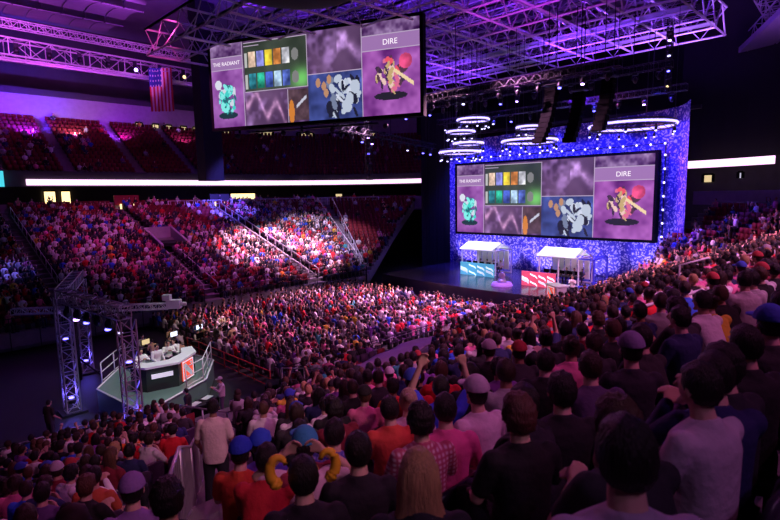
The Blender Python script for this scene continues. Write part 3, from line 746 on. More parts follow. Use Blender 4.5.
# rigging grid over the stage
g = empty('rigging_grid', (0, 0, 0), 0, 'large purple and blue lit lattice steel grid hanging above the stage', 'rigging grid')
gx0, gx1, gy0, gy1, gz = 19.0, 52.0, 12.0, 49.0, 22.2
m1 = MB(); x = gx0; n = 0
NXg = 11; NYg = 10
for i in range(NXg+1):
    x = gx0+(gx1-gx0)*i/NXg
    m1.tube([(x, gy0, gz), (x, gy1, gz)], .085, 4)
    for q in range(2): m1.box((x+.0, (gy0+gy1)/2, gz+2.2), (.14, gy1-gy0, .14))
m1.build('cross_beams', 'whitesteel', g)
m1 = MB()
for j in range(NYg+1):
    y = gy0+(gy1-gy0)*j/NYg
    m1.tube([(gx0, y, gz), (gx1, y, gz)], .1, 4); m1.box(((gx0+gx1)/2, y, gz+2.2), (gx1-gx0, .14, .14))
m1.build('long_beams', 'whitesteel', g)
m1 = MB()
for i in range(NXg):
    for j in range(NYg+1):
        xa = gx0+(gx1-gx0)*i/NXg; xb = gx0+(gx1-gx0)*(i+1)/NXg; y = gy0+(gy1-gy0)*j/NYg
        m1.tube([(xa, y, gz), ((xa+xb)/2, y, gz+2.2), (xb, y, gz)], .06, 4)
for j in range(NYg):
    for i in range(0, NXg+1):
        ya = gy0+(gy1-gy0)*j/NYg; yb = gy0+(gy1-gy0)*(j+1)/NYg; x = gx0+(gx1-gx0)*i/NXg
        m1.tube([(x, ya, gz+2.2), (x, (ya+yb)/2, gz), (x, yb, gz+2.2)], .05, 4)
m1.build('lattice_braces', 'whitesteel', g)
m1 = MB()                                               # catwalk decks with handrails on the two outer bays
for x in (48.6, 43.0):
    m1.box((x, (gy0+gy1)/2, gz+.25), (1.1, gy1-gy0, .06))
    for e in (-.55, .55): m1.box((x+e, (gy0+gy1)/2, gz+1.25), (.05, gy1-gy0, .05)); m1.box((x+e, (gy0+gy1)/2, gz+.8), (.04, gy1-gy0, .04))
m1.build('catwalk', 'steel', g)
m1 = MB()
for x in (48.05, 49.15, 42.45, 43.55): m1.tube([(x, gy0+1+(gy1-gy0-2)*j/60, gz+(.3 if j % 2 else 1.22)) for j in range(61)], .025, 4)
m1.build('catwalk_guard', 'steel', g)
# second catwalk to the right of the grid
mb = MB(); truss(mb, (44, 4, 23.5), (62, 12, 23), 1.8, .07, 2.2); truss(mb, (40, 8.5, 24.5), (60, 9.5, 24.5), 1.4, .06, 2.2)
mb.box((52, 8, 22.4), (18, 2.2, .5), R(24)); tag(mb.build('roof_catwalk', 'steel'), 'dim purple steel catwalk right of the bright lattice grid', 'catwalk')
# far catwalk along the upper left
c = empty('lighting_gantry', (0, 0, 0), 0, 'purple-lit lighting catwalk with spotlights along the far upper left', 'gantry')
mb = MB(); truss(mb, (4, 62, 24.2), (34, 64, 24.2), 1.6, .08, 1.8); truss(mb, (3, 60, 24.2), (9, 66, 24.4), 1.2, .08, 1.6); mb.build('walkway_truss', 'whitesteel', c)
mb = MB(); mb.box((19, 63, 23.2), (30, 1.6, .14)); mb.box((19, 62.3, 23.0), (30, .2, .2)); mb.build('walkway_deck', 'steel', c)
mb = MB(); truss(mb, (5, 60.5, 26.0), (33, 62.5, 26.3), .7, .05); mb.build('upper_rail', 'whitesteel', c)
for i in range(9):
    x = 9+i*2.7; mb = MB(); mb.cyl((x, 61.6, 23.6), .22, .5, 10); mb.box((x, 61.6, 24.3), (.4, .1, .5)); f = mb.build('spotlight', 'darksteel', c)
    if i in (5, 6, 7): MB().ell((x, 61.35, 23.65), (.2, .1, .2), 10, 6).build('lens', 'warm' if i > 5 else 'violetled', f)
for (u, v, z, h, w, lb) in ((35, 74, 23.0, 5.5, 8, 'dark curtain panel in the far upper corner left of the flag'),):
    pass
# stars and stripes flag
fl = empty('hanging_flag', (23.3, 60.0, .3), R(-45), 'American flag hanging vertically from the far catwalk', 'flag')
mb = MB(); W, H = 2.9, 4.6; nx, nz = 26, 26; dirx = (-.5, .87)
def fpt(i, j, off=0):
    a = i/nx*W; w = .12*sin(a*5+j*.25)+off; return (a*.87+w*.5, -a*.5*-1*0-w, 23.4-j/nz*H)
mb.v = [fpt(i, j) for j in range(nz+1) for i in range(nx+1)]
for j in range(nz):
    for i in range(nx):
        mb.f.append([j*(nx+1)+i, (j+1)*(nx+1)+i, (j+1)*(nx+1)+i+1, j*(nx+1)+i+1]); mb.sm.append(True)
        mb.m.append(1 if (i < 14 and j < 11 and i % 3 == 1 and j % 3 == 1) else 2 if (i < 14 and j < 11) else (i//2) % 2)
M['flagred'] = mat('flag_red', (.6, .03, .05), .8); M['flagwhite'] = mat('flag_white', (.75, .7, .7), .8); M['flagblue'] = mat('flag_blue', (.03, .05, .3), .8)
mb.build('cloth', ['flagred', 'flagwhite', 'flagblue'], fl)
MB().tube([(-.2, 0, 23.05), (2.9, 0, 23.05)], .04, 6).build('pole', 'steel', fl)
# dark equipment masses: fabric-wrapped rigging left of the hanging screen and over it
mb = MB(); mb.bb(27.4, 29.6, 56.4, 58.4, 11.5, 30.9); o = mb.build('rigging_shroud', 'blackcloth'); tag(o, 'tall black draped rigging column left of the hanging screen', 'rigging')
mb = MB(); mb.ell((18.5, 26.5, 22.6), (5.5, 5.0, 1.5), 28, 10); 
for i in range(14): mb.tube([(18.5+4.6*cos(i*.45), 26.5+4.6*sin(i*.45), 22.6), (18.5+4.6*cos(i*.45), 26.5+4.6*sin(i*.45), 30.9)], .04, 4)
tag(mb.build('speaker_ring', 'blackcloth'), 'large dark rounded scoreboard cluster hanging above the big screen', 'scoreboard')
# ------------------------------------------------------------------ the picture on both screens
def picture(nx=300, ny=106):
    rs = np.random.default_rng(5)
    def noise(fx, fy):
        g = rs.random((fy+2, fx+2)); yy = np.linspace(0, fy, ny); xx = np.linspace(0, fx, nx)
        y0 = yy.astype(int); x0 = xx.astype(int); ty = (yy-y0)[:, None]; tx = (xx-x0)[None]; ty = ty*ty*(3-2*ty); tx = tx*tx*(3-2*tx)
        return (g[y0][:, x0]*(1-ty)*(1-tx)+g[y0+1][:, x0]*ty*(1-tx)+g[y0][:, x0+1]*(1-ty)*tx+g[y0+1][:, x0+1]*ty*tx)
    def fbm(f): return noise(f*3, f)*.5+noise(f*6, f*2)*.28+noise(f*12, f*4)*.22
    X, Y = np.meshgrid((np.arange(nx)+.5)/nx, (np.arange(ny)+.5)/ny)
    I = np.zeros((ny, nx, 3)); n1 = fbm(3); n2 = fbm(5); n3 = fbm(9)
    c = lambda r, g, b: np.array([r, g, b])/255.
    I[:] = c(88, 62, 98); I += ((n1-.5)*.25)[..., None]*c(255, 210, 255)
    cl = np.clip((n2-.55)*4, 0, 1)[..., None]; I += cl*c(70, 55, 85)
    def rect(x0, x1, y0, y1): return (X >= x0) & (X < x1) & (Y >= y0) & (Y < y1)
    L = rect(0, .17, 0, 1); I[L] = (c(140, 80, 160)+((n2-.5)*.45)[..., None]*c(255, 220, 255))[L]
    Rr = rect(.752, 1, 0, 1); I[Rr] = (c(142, 74, 158)+((n2-.5)*.5)[..., None]*c(255, 190, 240))[Rr]
    bar = rect(0, .17, .70, .84); I[bar] = c(158, 120, 176); bar = rect(.752, 1, .70, .86); I[bar] = c(160, 118, 178)
    top = rect(0, .17, .84, 1) | rect(.752, 1, .86, 1); I[top] = (c(110, 78, 128)+((n3-.45)*.8)[..., None])[top]
    # draft panel
    P = rect(.18, .50, .40, .975); I[P] = (c(62, 70, 62)+((n1-.5)*.2)[..., None])[P]
    gl = np.exp(-(((X-.47)/.05)**2+((Y-.5)/.12)**2)); I += gl[..., None]*c(60, 140, 50)*(P[..., None])
    cols = [(200, 170, 150), (120, 120, 190), (220, 190, 60), (210, 130, 70), (190, 190, 200)], [(60, 150, 170), (50, 170, 140), (70, 90, 180), (170, 200, 230), (90, 110, 200)]
    for r in range(2):
        y0 = .69-.26*r
        for q in range(5):
            x0 = .205+.043*q; m = rect(x0, x0+.036, y0, y0+.18); I[m] = (c(*cols[r][q])*(.35+1.3*n3[..., None]))[m]
        d = ((X-.44)/.018)**2+((Y-y0-.09)/.07)**2; I[d < 1] = c(130, 130, 130)
        m = rect(.184, .198, y0, y0+.17); I[m] = c(190, 190, 190)
    # player camera picture
    C = rect(.50, .752, 0, .52); I[C] = (c(60, 70, 130)*(.4+1.3*n2[..., None]))[C]
    for _ in range(46):
        x0 = .60+rs.random()*.14; y0 = .05+rs.random()*.4; a = .006+rs.random()*.016; b = .02+rs.random()*.07; k = rs.random()*.9
        d = (((X-x0)*cos(k)+(Y-y0)*.35*sin(k))/a)**2+((-(X-x0)*sin(k)/.35+(Y-y0)*cos(k))/b)**2; m = (d < 1) & C
        I[m] = [c(210, 215, 235), c(120, 130, 160), c(40, 40, 60), c(190, 200, 220)][rs.integers(4)]
    for x0, y0 in ((.548, .42), (.575, .38), (.60, .45), (.585, .30)):
        d = ((X-x0)/.011)**2+((Y-y0)/.05)**2; I[(d < 1)] = c(190, 140, 110)
    B = rect(.40, .50, .02, .38); I[B] = (c(80, 60, 70)*(.6+.9*n3[..., None]))[B]
    d = ((X-.415)/.014)**2+((Y-.12)/.14)**2; I[d < 1] = c(215, 130, 60)
    d = np.abs((Y-.2)-(X-.45)*2.2) < .02; I[d & rect(.44, .49, 0, .4)] = c(200, 200, 220)
    # pinkish lightning clouds
    k = np.exp(-((Y-(.32-(X-.2)*1.3+.1*np.sin(X*60)))/.05)**2)*rect(.18, .39, 0, .39); I += k[..., None]*c(150, 110, 130)*(n3[..., None]*1.4)
    k = np.exp(-((Y-.78-.1*np.sin(X*40))/.08)**2)*rect(.64, .752, .5, 1); I += k[..., None]*c(90, 70, 100)*n3[..., None]*1.5
    # statue-like shapes standing on discs
    for cx, cy, w, h, pal, base in ((.082, .34, .055, .2, [(60, 210, 200), (130, 240, 235), (30, 110, 120), (210, 220, 235)], (30, 60, 70)), (.875, .42, .075, .22, [(225, 110, 150), (240, 200, 190), (90, 60, 80), (240, 90, 110), (200, 170, 120), (70, 50, 80)], (45, 40, 55))):
        d = ((X-cx)/(w*.95))**2+((Y-cy+h*.98)/.045)**2; I[d < 1] = c(*base)
        for _ in range(60):
            a = rs.random()*6.28; rr = rs.random()**.6; x0 = cx+cos(a)*w*rr*.85; y0 = cy+sin(a)*h*rr*.85; e = .003+rs.random()*.008; f = .02+rs.random()*.04; t = (rs.random()-.5)*2
            d = (((X-x0)*cos(t)+(Y-y0)*.35*sin(t))/e)**2+((-(X-x0)*sin(t)/.35+(Y-y0)*cos(t))/f)**2; I[d < 1] = c(*pal[rs.integers(len(pal))])
    d = ((X-.035)/.018)**2+((Y-.52)/.06)**2; I[d < 1] = c(220, 225, 240)
    d = ((X-.94)/.028)**2+((Y-.56)/.08)**2; I[d < 1] = (c(225, 80, 130)*(.6+.8*n3[..., None]))[d < 1]
    d = np.abs((Y-.4)+(X-.93)*2.0) < .022; I[d & rect(.89, .975, .2, .55)] = c(245, 215, 170)
    for x0, x1, y0, y1 in ((.17, .173, 0, 1), (.75, .753, 0, 1), (.18, .50, .395, .405), (.497, .50, .4, .975), (.18, .50, .97, .98), (.50, .75, .52, .53), (0, .17, .84, .85), (.752, 1, .86, .87), (.752, 1, .695, .705), (0, .17, .69, .70), (.18, .26, .93, .945), (.398, .401, 0, .39)): I[rect(x0, x1, y0, y1)] = c(190, 170, 200)
    return np.clip(I, 0, 1)**2.2
PIC = picture()
def screen(name, W, H, label, dots, gain):
    """local frame: picture in the XZ plane, x to the viewer's right, facing -Y, origin at bottom left"""
    r = empty(name, (0, 0, 0), 0, label, 'screen')
    mb = MB(); mb.bb(-.25, W+.25, .05, .7, -.25, H+.25); mb.bb(-.25, 0, -.05, .05, -.25, H+.25); mb.bb(W, W+.25, -.05, .05, -.25, H+.25); mb.bb(0, W, -.05, .05, -.25, 0); mb.bb(0, W, -.05, .05, H, H+.25)
    mb.build('frame', 'black', r)
    ny, nx, _ = PIC.shape; mb = MB(); mb.v = [(W*i/nx, 0, H*j/ny) for j in range(ny+1) for i in range(nx+1)]
    mb.f = [[j*(nx+1)+i, j*(nx+1)+i+1, (j+1)*(nx+1)+i+1, (j+1)*(nx+1)+i] for j in range(ny) for i in range(nx)]; mb.m = [0]*len(mb.f); mb.sm = mb.m
    o = mb.build('picture', 'screen', r); a = o.data.attributes.new('col', 'FLOAT_COLOR', 'FACE')
    a.data.foreach_set('color', np.concatenate([PIC.reshape(-1, 3)*gain, np.ones((nx*ny, 1))], 1).astype(np.float32).ravel())
    for txt, x, z, sz in (('THE RADIANT', .085, .745, .052), ('DIRE', .876, .75, .07)):
        cu = bpy.data.curves.new('t', 'FONT'); cu.body = txt; cu.size = H*sz*1.2; cu.align_x = 'CENTER'; ob = temp_obj(cu); me = eval_mesh(ob)
        me.materials.append(M['textw']); t_ = bpy.data.objects.new('lettering', me); COL.objects.link(t_); t_.parent = r; t_.location = (W*x, -.02, H*z); t_.rotation_euler = (pi/2, 0, 0)
    return r
ss = screen('stage_screen', 21.0, 7.4, 'wide game screen glowing on the blue backdrop behind the stage', True, 1.0); ss.location = (47.6, 36.6, 5.2); ss.rotation_euler = (0, 0, R(-90))
k = screen('hanging_screen', 18.8, 6.85, 'large game screen hanging from the roof at upper left', False, .95)
A = Vector((22.2, 43.5, 0)); B = Vector((29.0, 28.2, 0)); dv = (B-A); k.location = (A.x, A.y, 15.6-.05); k.rotation_euler = (0, 0, math.atan2(dv.y, dv.x))
mb = MB(); L_ = dv.length; truss(mb, (0, .4, 7.6), (L_, .4, 7.6), .6, .04)
for i in range(5): mb.tube([(L_*(i+.5)/5, .4, 7.6), (L_*(i+.5)/5, .4, 15)], .03, 4)
mb.tube([(L_*.5, .5, -.3), (L_*.5, .5, -.9)], .12, 6); mb.build('hanging_truss', 'darksteel', k)
mb = MB()
for i in range(7): mb.ell((2+i*2.3, .5, -.75-.1*(i % 2)), (.25, .2, .22), 8, 6)
mb.box((L_*.55, .5, -.5), (12, .3, .12)); mb.build('lamp_bar', 'darksteel', k)

# ------------------------------------------------------------------ stage
bd = empty('stage_backdrop', (0, 0, 0), 0, 'tall blue backdrop cloth with painted-on light speckle behind the stage', 'backdrop')
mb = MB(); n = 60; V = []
for i in range(n+1):
    y = 13.0+25.5*i/n; x = 48.6+.12*sin(i*1.3)
    if i < 3: x -= .5*(3-i)
    z1 = 16.6-1.3*(1-abs(i/n-.0))*0-1.2*(i/n)**.5
    V += [(x, y, 1.2), (x, y, z1), (x+.1, y, 1.2), (x+.1, y, z1)]
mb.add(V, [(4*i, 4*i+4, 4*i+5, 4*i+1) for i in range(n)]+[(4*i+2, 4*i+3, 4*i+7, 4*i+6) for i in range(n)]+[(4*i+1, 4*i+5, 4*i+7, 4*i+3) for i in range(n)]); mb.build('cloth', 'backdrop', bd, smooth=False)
mb = MB(); mb.box((49, 25.7, 16.2), (.3, 26, .3)); mb.build('top_batten', 'darksteel', bd)
for y0, y1, lb in ((38.7, 43.0, 'tall black drape left of the stage backdrop'),):
    mb = MB(); V = []; n = 40
    for i in range(n+1):
        y = y0+(y1-y0)*i/n; x = 48.9+.2*sin(i*1.7); V += [(x, y, 0 if y0 > 30 else 6.5), (x, y, 19), (x+.15, y, 0 if y0 > 30 else 6.5), (x+.15, y, 19)]
    mb.add(V, [(4*i, 4*i+4, 4*i+5, 4*i+1) for i in range(n)]+[(4*i+2, 4*i+3, 4*i+7, 4*i+6) for i in range(n)]); tag(mb.build('side_drape', 'blackcloth'), lb, 'curtain')
b = empty('bulb_frame', (0, 0, 0), 0, 'row of small round lamps along the top and right of the stage screen', 'lamps')
mb = MB(); mb.box((47.9, 26, 13.35), (.1, 22.6, .1)); mb.box((47.9, 14.9, 9.3), (.1, .1, 8.2)); mb.build('rail', 'darksteel', b)
for i in range(20): MB().csph((47.8, 36.8-i*1.15, 13.35), (.1, .1, .1)).build('lamp', 'bulb', b)
for i in range(7): MB().csph((47.8, 14.9, 12.4-i*1.15), (.1, .1, .1)).build('lamp', 'bulb', b)
# deck
mb = MB(); V = []; n = 20; out = []
for i in range(n+1):
    t = i/n; y = 14.3+23.7*t; x = 35.6+1.2*(2*t-1)**2+(.5 if t < .22 else 0); out.append((x, y))
out = out+[(48.4, 38.0), (48.4, 14.3)]
V = [(x, y, 0) for x, y in out]+[(x, y, 1.5) for x, y in out]; q = len(out)
mb.add(V, [tuple(range(q))[::-1], tuple(range(q, 2*q))]+[(i, (i+1) % q, (i+1) % q+q, i+q) for i in range(q)])
tag(mb.build('stage_platform', 'stage'), 'dark glossy main stage deck in front of the backdrop', 'stage')
M['blueframe'] = mat('blue_frame', (.08, .08, .7), .5, emit=(.05, .05, .8), es=.25); M['teal'] = mat('teal_panel', (.12, .5, .6), .4, noise=.5, nscale=1.4, emit=(.1, .5, .65), es=.55); M['pinkpanel'] = mat('pink_panel', (.75, .12, .18), .4, noise=.5, nscale=1.4, emit=(.85, .08, .14), es=.6)
M['tealw'] = mat('panel_white', (.8, .85, .9), .4, emit=(.6, .8, .9), es=.8); M['roofskin'] = mat('white_glowing_roof', (.85, .85, .85), .6, emit=(.9, .9, 1), es=.55)  # roof glow stands in for light from inside the booth
def booth(y0, y1, x0, x1, panel, lb, px0, fy0, fy1):
    r = empty('player_booth', (0, 0, 1.5), 0, lb, 'booth'); cy = (y0+y1)/2
    mb = MB()
    for y in (y0, (y0+y1)/2, y1):
        for x in (x0, x1): mb.box((x, y, 1.2), (.1, .1, 2.4))
    for x in (x0, x1): mb.box((x, cy, 2.4), (.12, y1-y0, .12)); mb.box((x, cy, .05), (.12, y1-y0, .1))
    for y in (y0, y1):
        mb.box(((x0+x1)/2, y, 2.4), (x1-x0, .1, .1)); mb.tube([(x0, y, 2.4), ((x0+x1)/2, y, 3.0), (x1, y, 2.4)], .06, 4)
    mb.build('frame', 'booth', r)
    mb = MB(); xm = (x0+x1)/2
    mb.add([(x0-.15, y0+.3, 2.42), (x0-.15, y1+.2, 2.42), (xm, y1+.2, 3.05), (xm, y0+.3, 3.05), (x0-.15, y0+.3, 2.5), (x0-.15, y1+.2, 2.5), (xm, y1+.2, 3.13), (xm, y0+.3, 3.13)], [(0,1,2,3),(7,6,5,4),(0,4,5,1),(1,5,6,2),(2,6,7,3),(3,7,4,0)]); mb.build('roof_panel', 'roofskin', r)
    mb = MB(); mb.add([(x1+.15, y0+.3, 2.42), (x1+.15, y1+.2, 2.42), (xm, y1+.2, 3.05), (xm, y0+.3, 3.05)], [(0,1,2,3)]); mb.build('roof_panel', 'roofskin', r)
    for q in range(6):
        y = y0+(y1-y0)*(q+.5)/6; mb = MB(); mb.box((x1-.3, y, 1.3), (.06, (y1-y0)/6-.08, 1.9)); mb.build('back_panel', 'booth', r)
    mb = MB(); mb.box((x0+.6, cy, .75), (.8, y1-y0-.3, .06)); mb.build('desk', 'darksteel', r)
    # front panels with sweeping team stripes
    w = (fy1-fy0)/4
    for q in range(4):
        y = fy0+w*(q+.5); mb = MB(); mb.box((px0, y, .62), (.12, w-.06, 1.24)); f = mb.build('front_panel', panel, r)
        mb = MB(); rr = random.Random(q)
        for _ in range(4):
            a = rr.uniform(.2, .95); c_ = [(px0-.07, y+w*.42, a+.12), (px0-.07, y+w*.1, a), (px0-.07, y-w*.2, a-.05), (px0-.07, y-w*.42, a-.22)]
            for i in range(3):
                p, q_ = c_[i], c_[i+1]; mb.add([(p[0], p[1], p[2]+.07), (p[0], p[1], p[2]-.05), (q_[0], q_[1], q_[2]-.03), (q_[0], q_[1], q_[2]+.06)], [(0, 1, 2, 3)])
        mb.build('stripe', 'tealw', f)
    if panel != 'teal':
        mb = MB()
        for x in (x0, x1): mb.box((x, y0-1.3, 1.2), (.12, .12, 2.4)); mb.box((x, y0-.65, 2.4), (.12, 1.3, .12)); mb.box((x, y0-.65, .06), (.12, 1.3, .12))
        mb.tube([(x0, y0-1.3, 2.4), (xm, y0-1.3, 3.0), (x1, y0-1.3, 2.4)], .07, 4); mb.box((xm, y0-1.3, 2.4), (x1-x0, .1, .1)); mb.box((xm, y0-1.3, .06), (x1-x0, .1, .1)); mb.build('blue_end_frame', 'blueframe', r)  # blue light on this frame is put in as a glow of its own
    for q in range(5):
        y = y0+(y1-y0)*(q+.5)/5
        mt = empty('monitor', (x0+.6, y, 2.28), 0, 'computer monitor, %s from left on the desk inside the %s booth' % (ordn(5-q), 'teal' if panel == 'teal' else 'pink'), 'monitor', 'booth monitors')
        mb = MB(); mb.box((-.02, 0, .28), (.05, .5, .3)); mb.box((0, 0, .06), (.18, .2, .03)); mb.tube([(0, 0, .05), (0, 0, .2)], .025, 5); mb.build('casing', 'black', mt)
        person(x0+1.55, y, 1.5, pi, 'sit', 'short', (.75, .75, .8) if panel == 'teal' else (.1, .1, .15), random.choice(['short', 'spiky']), label='player seated %s from left inside the %s fronted stage booth' % (ordn(5-q), 'teal' if panel == 'teal' else 'pink'), group='players on stage')
    return r
booth(28.0, 32.0, 42.4, 45.2, 'teal', 'white roofed player booth with teal striped front panels on the left of the stage', 41.6, 27.6, 31.6)
booth(19.3, 22.9, 41.6, 44.2, 'pinkpanel', 'white roofed player booth with pink-red striped front panels on the right of the stage', 39.8, 20.4, 23.6)
r = empty('trophy_plinth', (38.4, 24.7, 1.5), 0, 'low round purple-lit plinth carrying a small trophy at the stage middle', 'plinth')
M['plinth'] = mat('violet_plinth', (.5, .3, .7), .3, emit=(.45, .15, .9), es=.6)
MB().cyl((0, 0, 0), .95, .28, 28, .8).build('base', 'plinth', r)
mb = MB(); mb.cyl((0, 0, .28), .45, .3, 20, .3); mb.ell((0, 0, .85), (.12, .34, .34), 16, 10); mb.build('trophy_shield', 'steel', r)
# casters' podium in front of the stage
r = empty('host_podium', (35.0, 17.2, .6), R(-35), 'bright podium with a red logo panel before the right of the stage', 'podium')
MB().bb(-1.2, 1.4, -1.6, 1.6, -.6, 1.15).build('riser', 'darksteel', r)
M['podium'] = mat('podium_grey', (.5, .55, .5), .5)
mb = MB(); mb.bb(-1.05, -.3, -.75, .75, 1.15, 2.2); mb.bb(-1.15, -.2, -.85, .85, 2.2, 2.28); mb.build('counter', 'podium', r)
def logo(parent, W, loc, rot, gx='redlogo'):
    """square red sign with a pale slanting bar and two corner blocks, in local XZ facing -Y"""
    e = MB(); e.box((0, 0, 0), (W, .05, W)); o = e.build('logo_sign', gx, parent); o.location = loc; o.rotation_euler = rot
    h = W/2; e = MB(); y = -.035
    e.add([(-h*.8, y, h*.75), (-h*.45, y, h*.8), (h*.8, y, -h*.45), (h*.75, y, -h*.8), (h*.4, y, -h*.75), (-h*.8, y, h*.35)], [(0, 5, 4, 3, 2, 1)])
    e.add([(h*.3, y, h*.75), (h*.75, y, h*.75), (h*.72, y, h*.25)], [(0, 2, 1)]); e.add([(-h*.75, y, -h*.2), (-h*.7, y, -h*.75), (-h*.25, y, -h*.72)], [(0, 1, 2)])
    e.build('logo_mark', 'logodark', o)
    e = MB()
    for a, b_, c_, d_ in ((-h, h, h*.9, h), (-h, h, -h, -h*.9), (-h, -h*.92, -h, h), (h*.92, h, -h, h)): e.bb(a, b_, -.045, -.02, c_, d_)
    e.build('logo_border', 'signwhite', o); return o
M['logodark'] = mat('sign_pale_blue', (.45, .5, .55), .5, emit=(.5, .6, .7), es=.35)
logo(r, .95, (-1.1, 0, 1.68), (0, 0, R(-90)))
person(35.7, 17.0, 1.75, R(200), 'standarm', 'long', (.85, .82, .8), 'short', (.3, .2, .1), label='host in a white shirt standing behind the bright podium', sc=.95)
def rail(name, pts, h, lb, cat='railing', bars=.0, mt='steel', double=False, r_=.028, group=None):
    e = empty(name, pts[0], 0, lb, cat, group); O = Vector(pts[0]); P = [Vector(p)-O for p in pts]
    mb = MB(); mb.tube([p+Vector((0, 0, h)) for p in P], r_, 6); mb.build('top_rail', mt, e)
    if double: mb = MB(); mb.tube([p+Vector((0, 0, h*.55)) for p in P], r_*.8, 6); mb.build('middle_rail', mt, e)
    mb = MB(); mb.tube([p+Vector((0, 0, .12)) for p in P], r_*.8, 5); mb.build('bottom_rail', mt, e)
    for i in range(len(P)-1):
        L = (P[i+1]-P[i]).length; n = max(1, round(L/1.6))
        for q in range(n+1):
            if q == n and i < len(P)-2: continue
            p = P[i].lerp(P[i+1], q/n); MB().tube([p, p+Vector((0, 0, h))], r_*1.05, 6).build('post', mt, e)
        if bars:
            m_ = MB(); nb = int(L/bars)
            for q in range(nb): p = P[i].lerp(P[i+1], (q+.5)/nb); m_.tube([p+Vector((0, 0, .12)), p+Vector((0, 0, h))], r_*.5, 4)
            m_.build('balusters', mt, e)
    return e
rail('stair_rail', [(35.3, 15.8, 1.5), (36.4, 14.7, 1.5)], 1.0, 'stair railing leading down right of the bright podium', double=True, mt='whitesteel')
rail('stage_rail', [(36.6, 16.8, 1.5), (37.3, 14.7, 1.5)], 1.0, 'railing at the right front edge of the stage', double=True)

# lamp rings over the stage
def ring(x, y, z, r, lb, ax=.5):
    e = empty('lamp_ring', (x, y, z), 0, lb, 'ring light', 'glowing lamp rings over the stage')
    mb = MB(); n = 28; P = [(r*cos(2*pi*i/n), r*sin(2*pi*i/n), 0) for i in range(n+1)]; mb.tube([(a, b_, .22) for a, b_, c_ in P], .07, 5); mb.tube([(a, b_, -.16) for a, b_, c_ in P], .05, 5)
    for i in range(n): mb.tube([(P[i][0], P[i][1], -.16), (P[i+1][0], P[i+1][1], .22)], .025, 3)
    for i in range(0, n, 7): mb.tube([(P[i][0], P[i][1], .2), (P[i][0], P[i][1], 22.3-z)], .02, 3)
    mb.build('hoop_truss', 'darksteel', e)
    mb = MB(); mb.tube([(a*1.03, b_*1.03, .03) for a, b_, c_ in P], .085, 5); mb.build('led_strip', 'ringled', e)
    for i in range(0, n, 3):
        mb = MB(); mb.csph((P[i][0], P[i][1], -.5), (.11, .11, .18)); mb.tube([(P[i][0], P[i][1], -.35), (P[i][0], P[i][1], -.1)], .03, 4); b_ = mb.build('downlight', 'darksteel', e)
        MB().csph((P[i][0], P[i][1], -.66), (.09, .09, .07)).build('lens', 'bulb', b_)
def ringpx(px, py, D, r, lb):
    t = (px-390)/F; q = CM @ Vector((t*D, -(py-260)/F*D, -D)); ring(q.x, q.y, q.z, r, lb)
# positions were read off as direction and distance and fixed in metres
for x, y, z, r, lb in ((38.6, 27.9, 15.9, 1.35, 'topmost small glowing ring of the left lamp stack'), (38.0, 28.8, 14.9, 1.2, 'second glowing ring of the left lamp stack'), (38.6, 28.4, 13.9, 1.3, 'third glowing ring of the left lamp stack'), (37.6, 28.6, 13.1, 1.75, 'lowest wide glowing ring of the left lamp stack'),
                   (40.2, 23.2, 14.9, 1.1, 'small upper glowing ring in the middle above the stage screen'), (39.6, 22.9, 13.7, 2.2, 'wide glowing ring in the middle above the stage screen'), (40.5, 15.0, 14.2, 2.9, 'widest glowing ring above the right end of the stage screen')):
    ring(x, y, z, r, lb)
# line arrays
def array_(x, y, z, n, a, lb):
    e = empty('line_array', (x, y, z), a, lb, 'speaker'); 
    for i in range(n):
        t = .05*i*i*.35; mb = MB(); mb.box((-.05*i-.012*i*i, 0, -.36*i), (.5, .8, .33)); c_ = mb.build('speaker_cabinet', 'black', e)
        mb = MB(); mb.box((-.05*i-.012*i*i-.28, 0, -.36*i), (.02, .72, .27)); mb.build('grille', 'black', c_)
    mb = MB(); mb.box((0, 0, .3), (.9, 1.0, .08)); mb.tube([(0, .3, .3), (0, .3, 22.3-z)], .03, 4); mb.tube([(0, -.3, .3), (0, -.3, 22.3-z)], .03, 4); mb.build('flying_frame', 'darksteel', e)
array_(34.8, 18.4, 16.6, 11, R(0), 'tall curved black line array speaker above the middle of the stage screen')
array_(36.5, 17.2, 16.3, 10, R(0), 'straight black line array speaker right of the tall curved one')
array_(36.6, 15.2, 16.9, 10, R(0), 'black line array speaker nearest the right lamp ring')
# lighting trusses over the stage with moving heads
def lamp(x, y, z, par, on):
    mb = MB(); mb.box((0, 0, .1), (.35, .35, .14)); mb.tube([(0, -.2, .05), (0, -.22, -.3)], .04, 4); mb.tube([(0, .2, .05), (0, .22, -.3)], .04, 4); mb.ell((0, 0, -.3), (.17, .17, .25), 8, 6)
    o = mb.build('moving_head', 'darksteel', par, (x, y, z)); 
    if on: MB().ell((-.05, 0, -.5), (.13, .13, .07), 8, 4).build('lens', on, o)
for (p, q, nl, lb) in (((33, 13, 17.2), (33, 38, 17.2), 16, 'black lighting truss with lamps in front of the stage'), ((41, 12.6, 18.3), (41, 39, 18.3), 16, 'black lighting truss with lamps over the stage'), ((46, 13, 17.4), (46, 38, 17.4), 12, 'black lighting truss nearest the backdrop'), ((30, 36.5, 15.6), (46, 38.6, 14.8), 11, 'black lighting truss with lamps over the left of the stage')):
    e = empty('lighting_truss', (0, 0, 0), 0, lb, 'truss'); mb = MB(); truss(mb, p, q, .5, .035); P, Q = Vector(p), Vector(q)
    for t in (.1, .5, .9): c_ = P.lerp(Q, t); mb.tube([c_, (c_.x, c_.y, 22.3)], .03, 4)
    mb.build('frame', 'darksteel', e)
    for i in range(nl): c_ = P.lerp(Q, (i+.5)/nl); lamp(c_.x, c_.y, c_.z-.45, e, random.choice([None, 'blueled', 'violetled', None, 'bulb', None, None, None]))
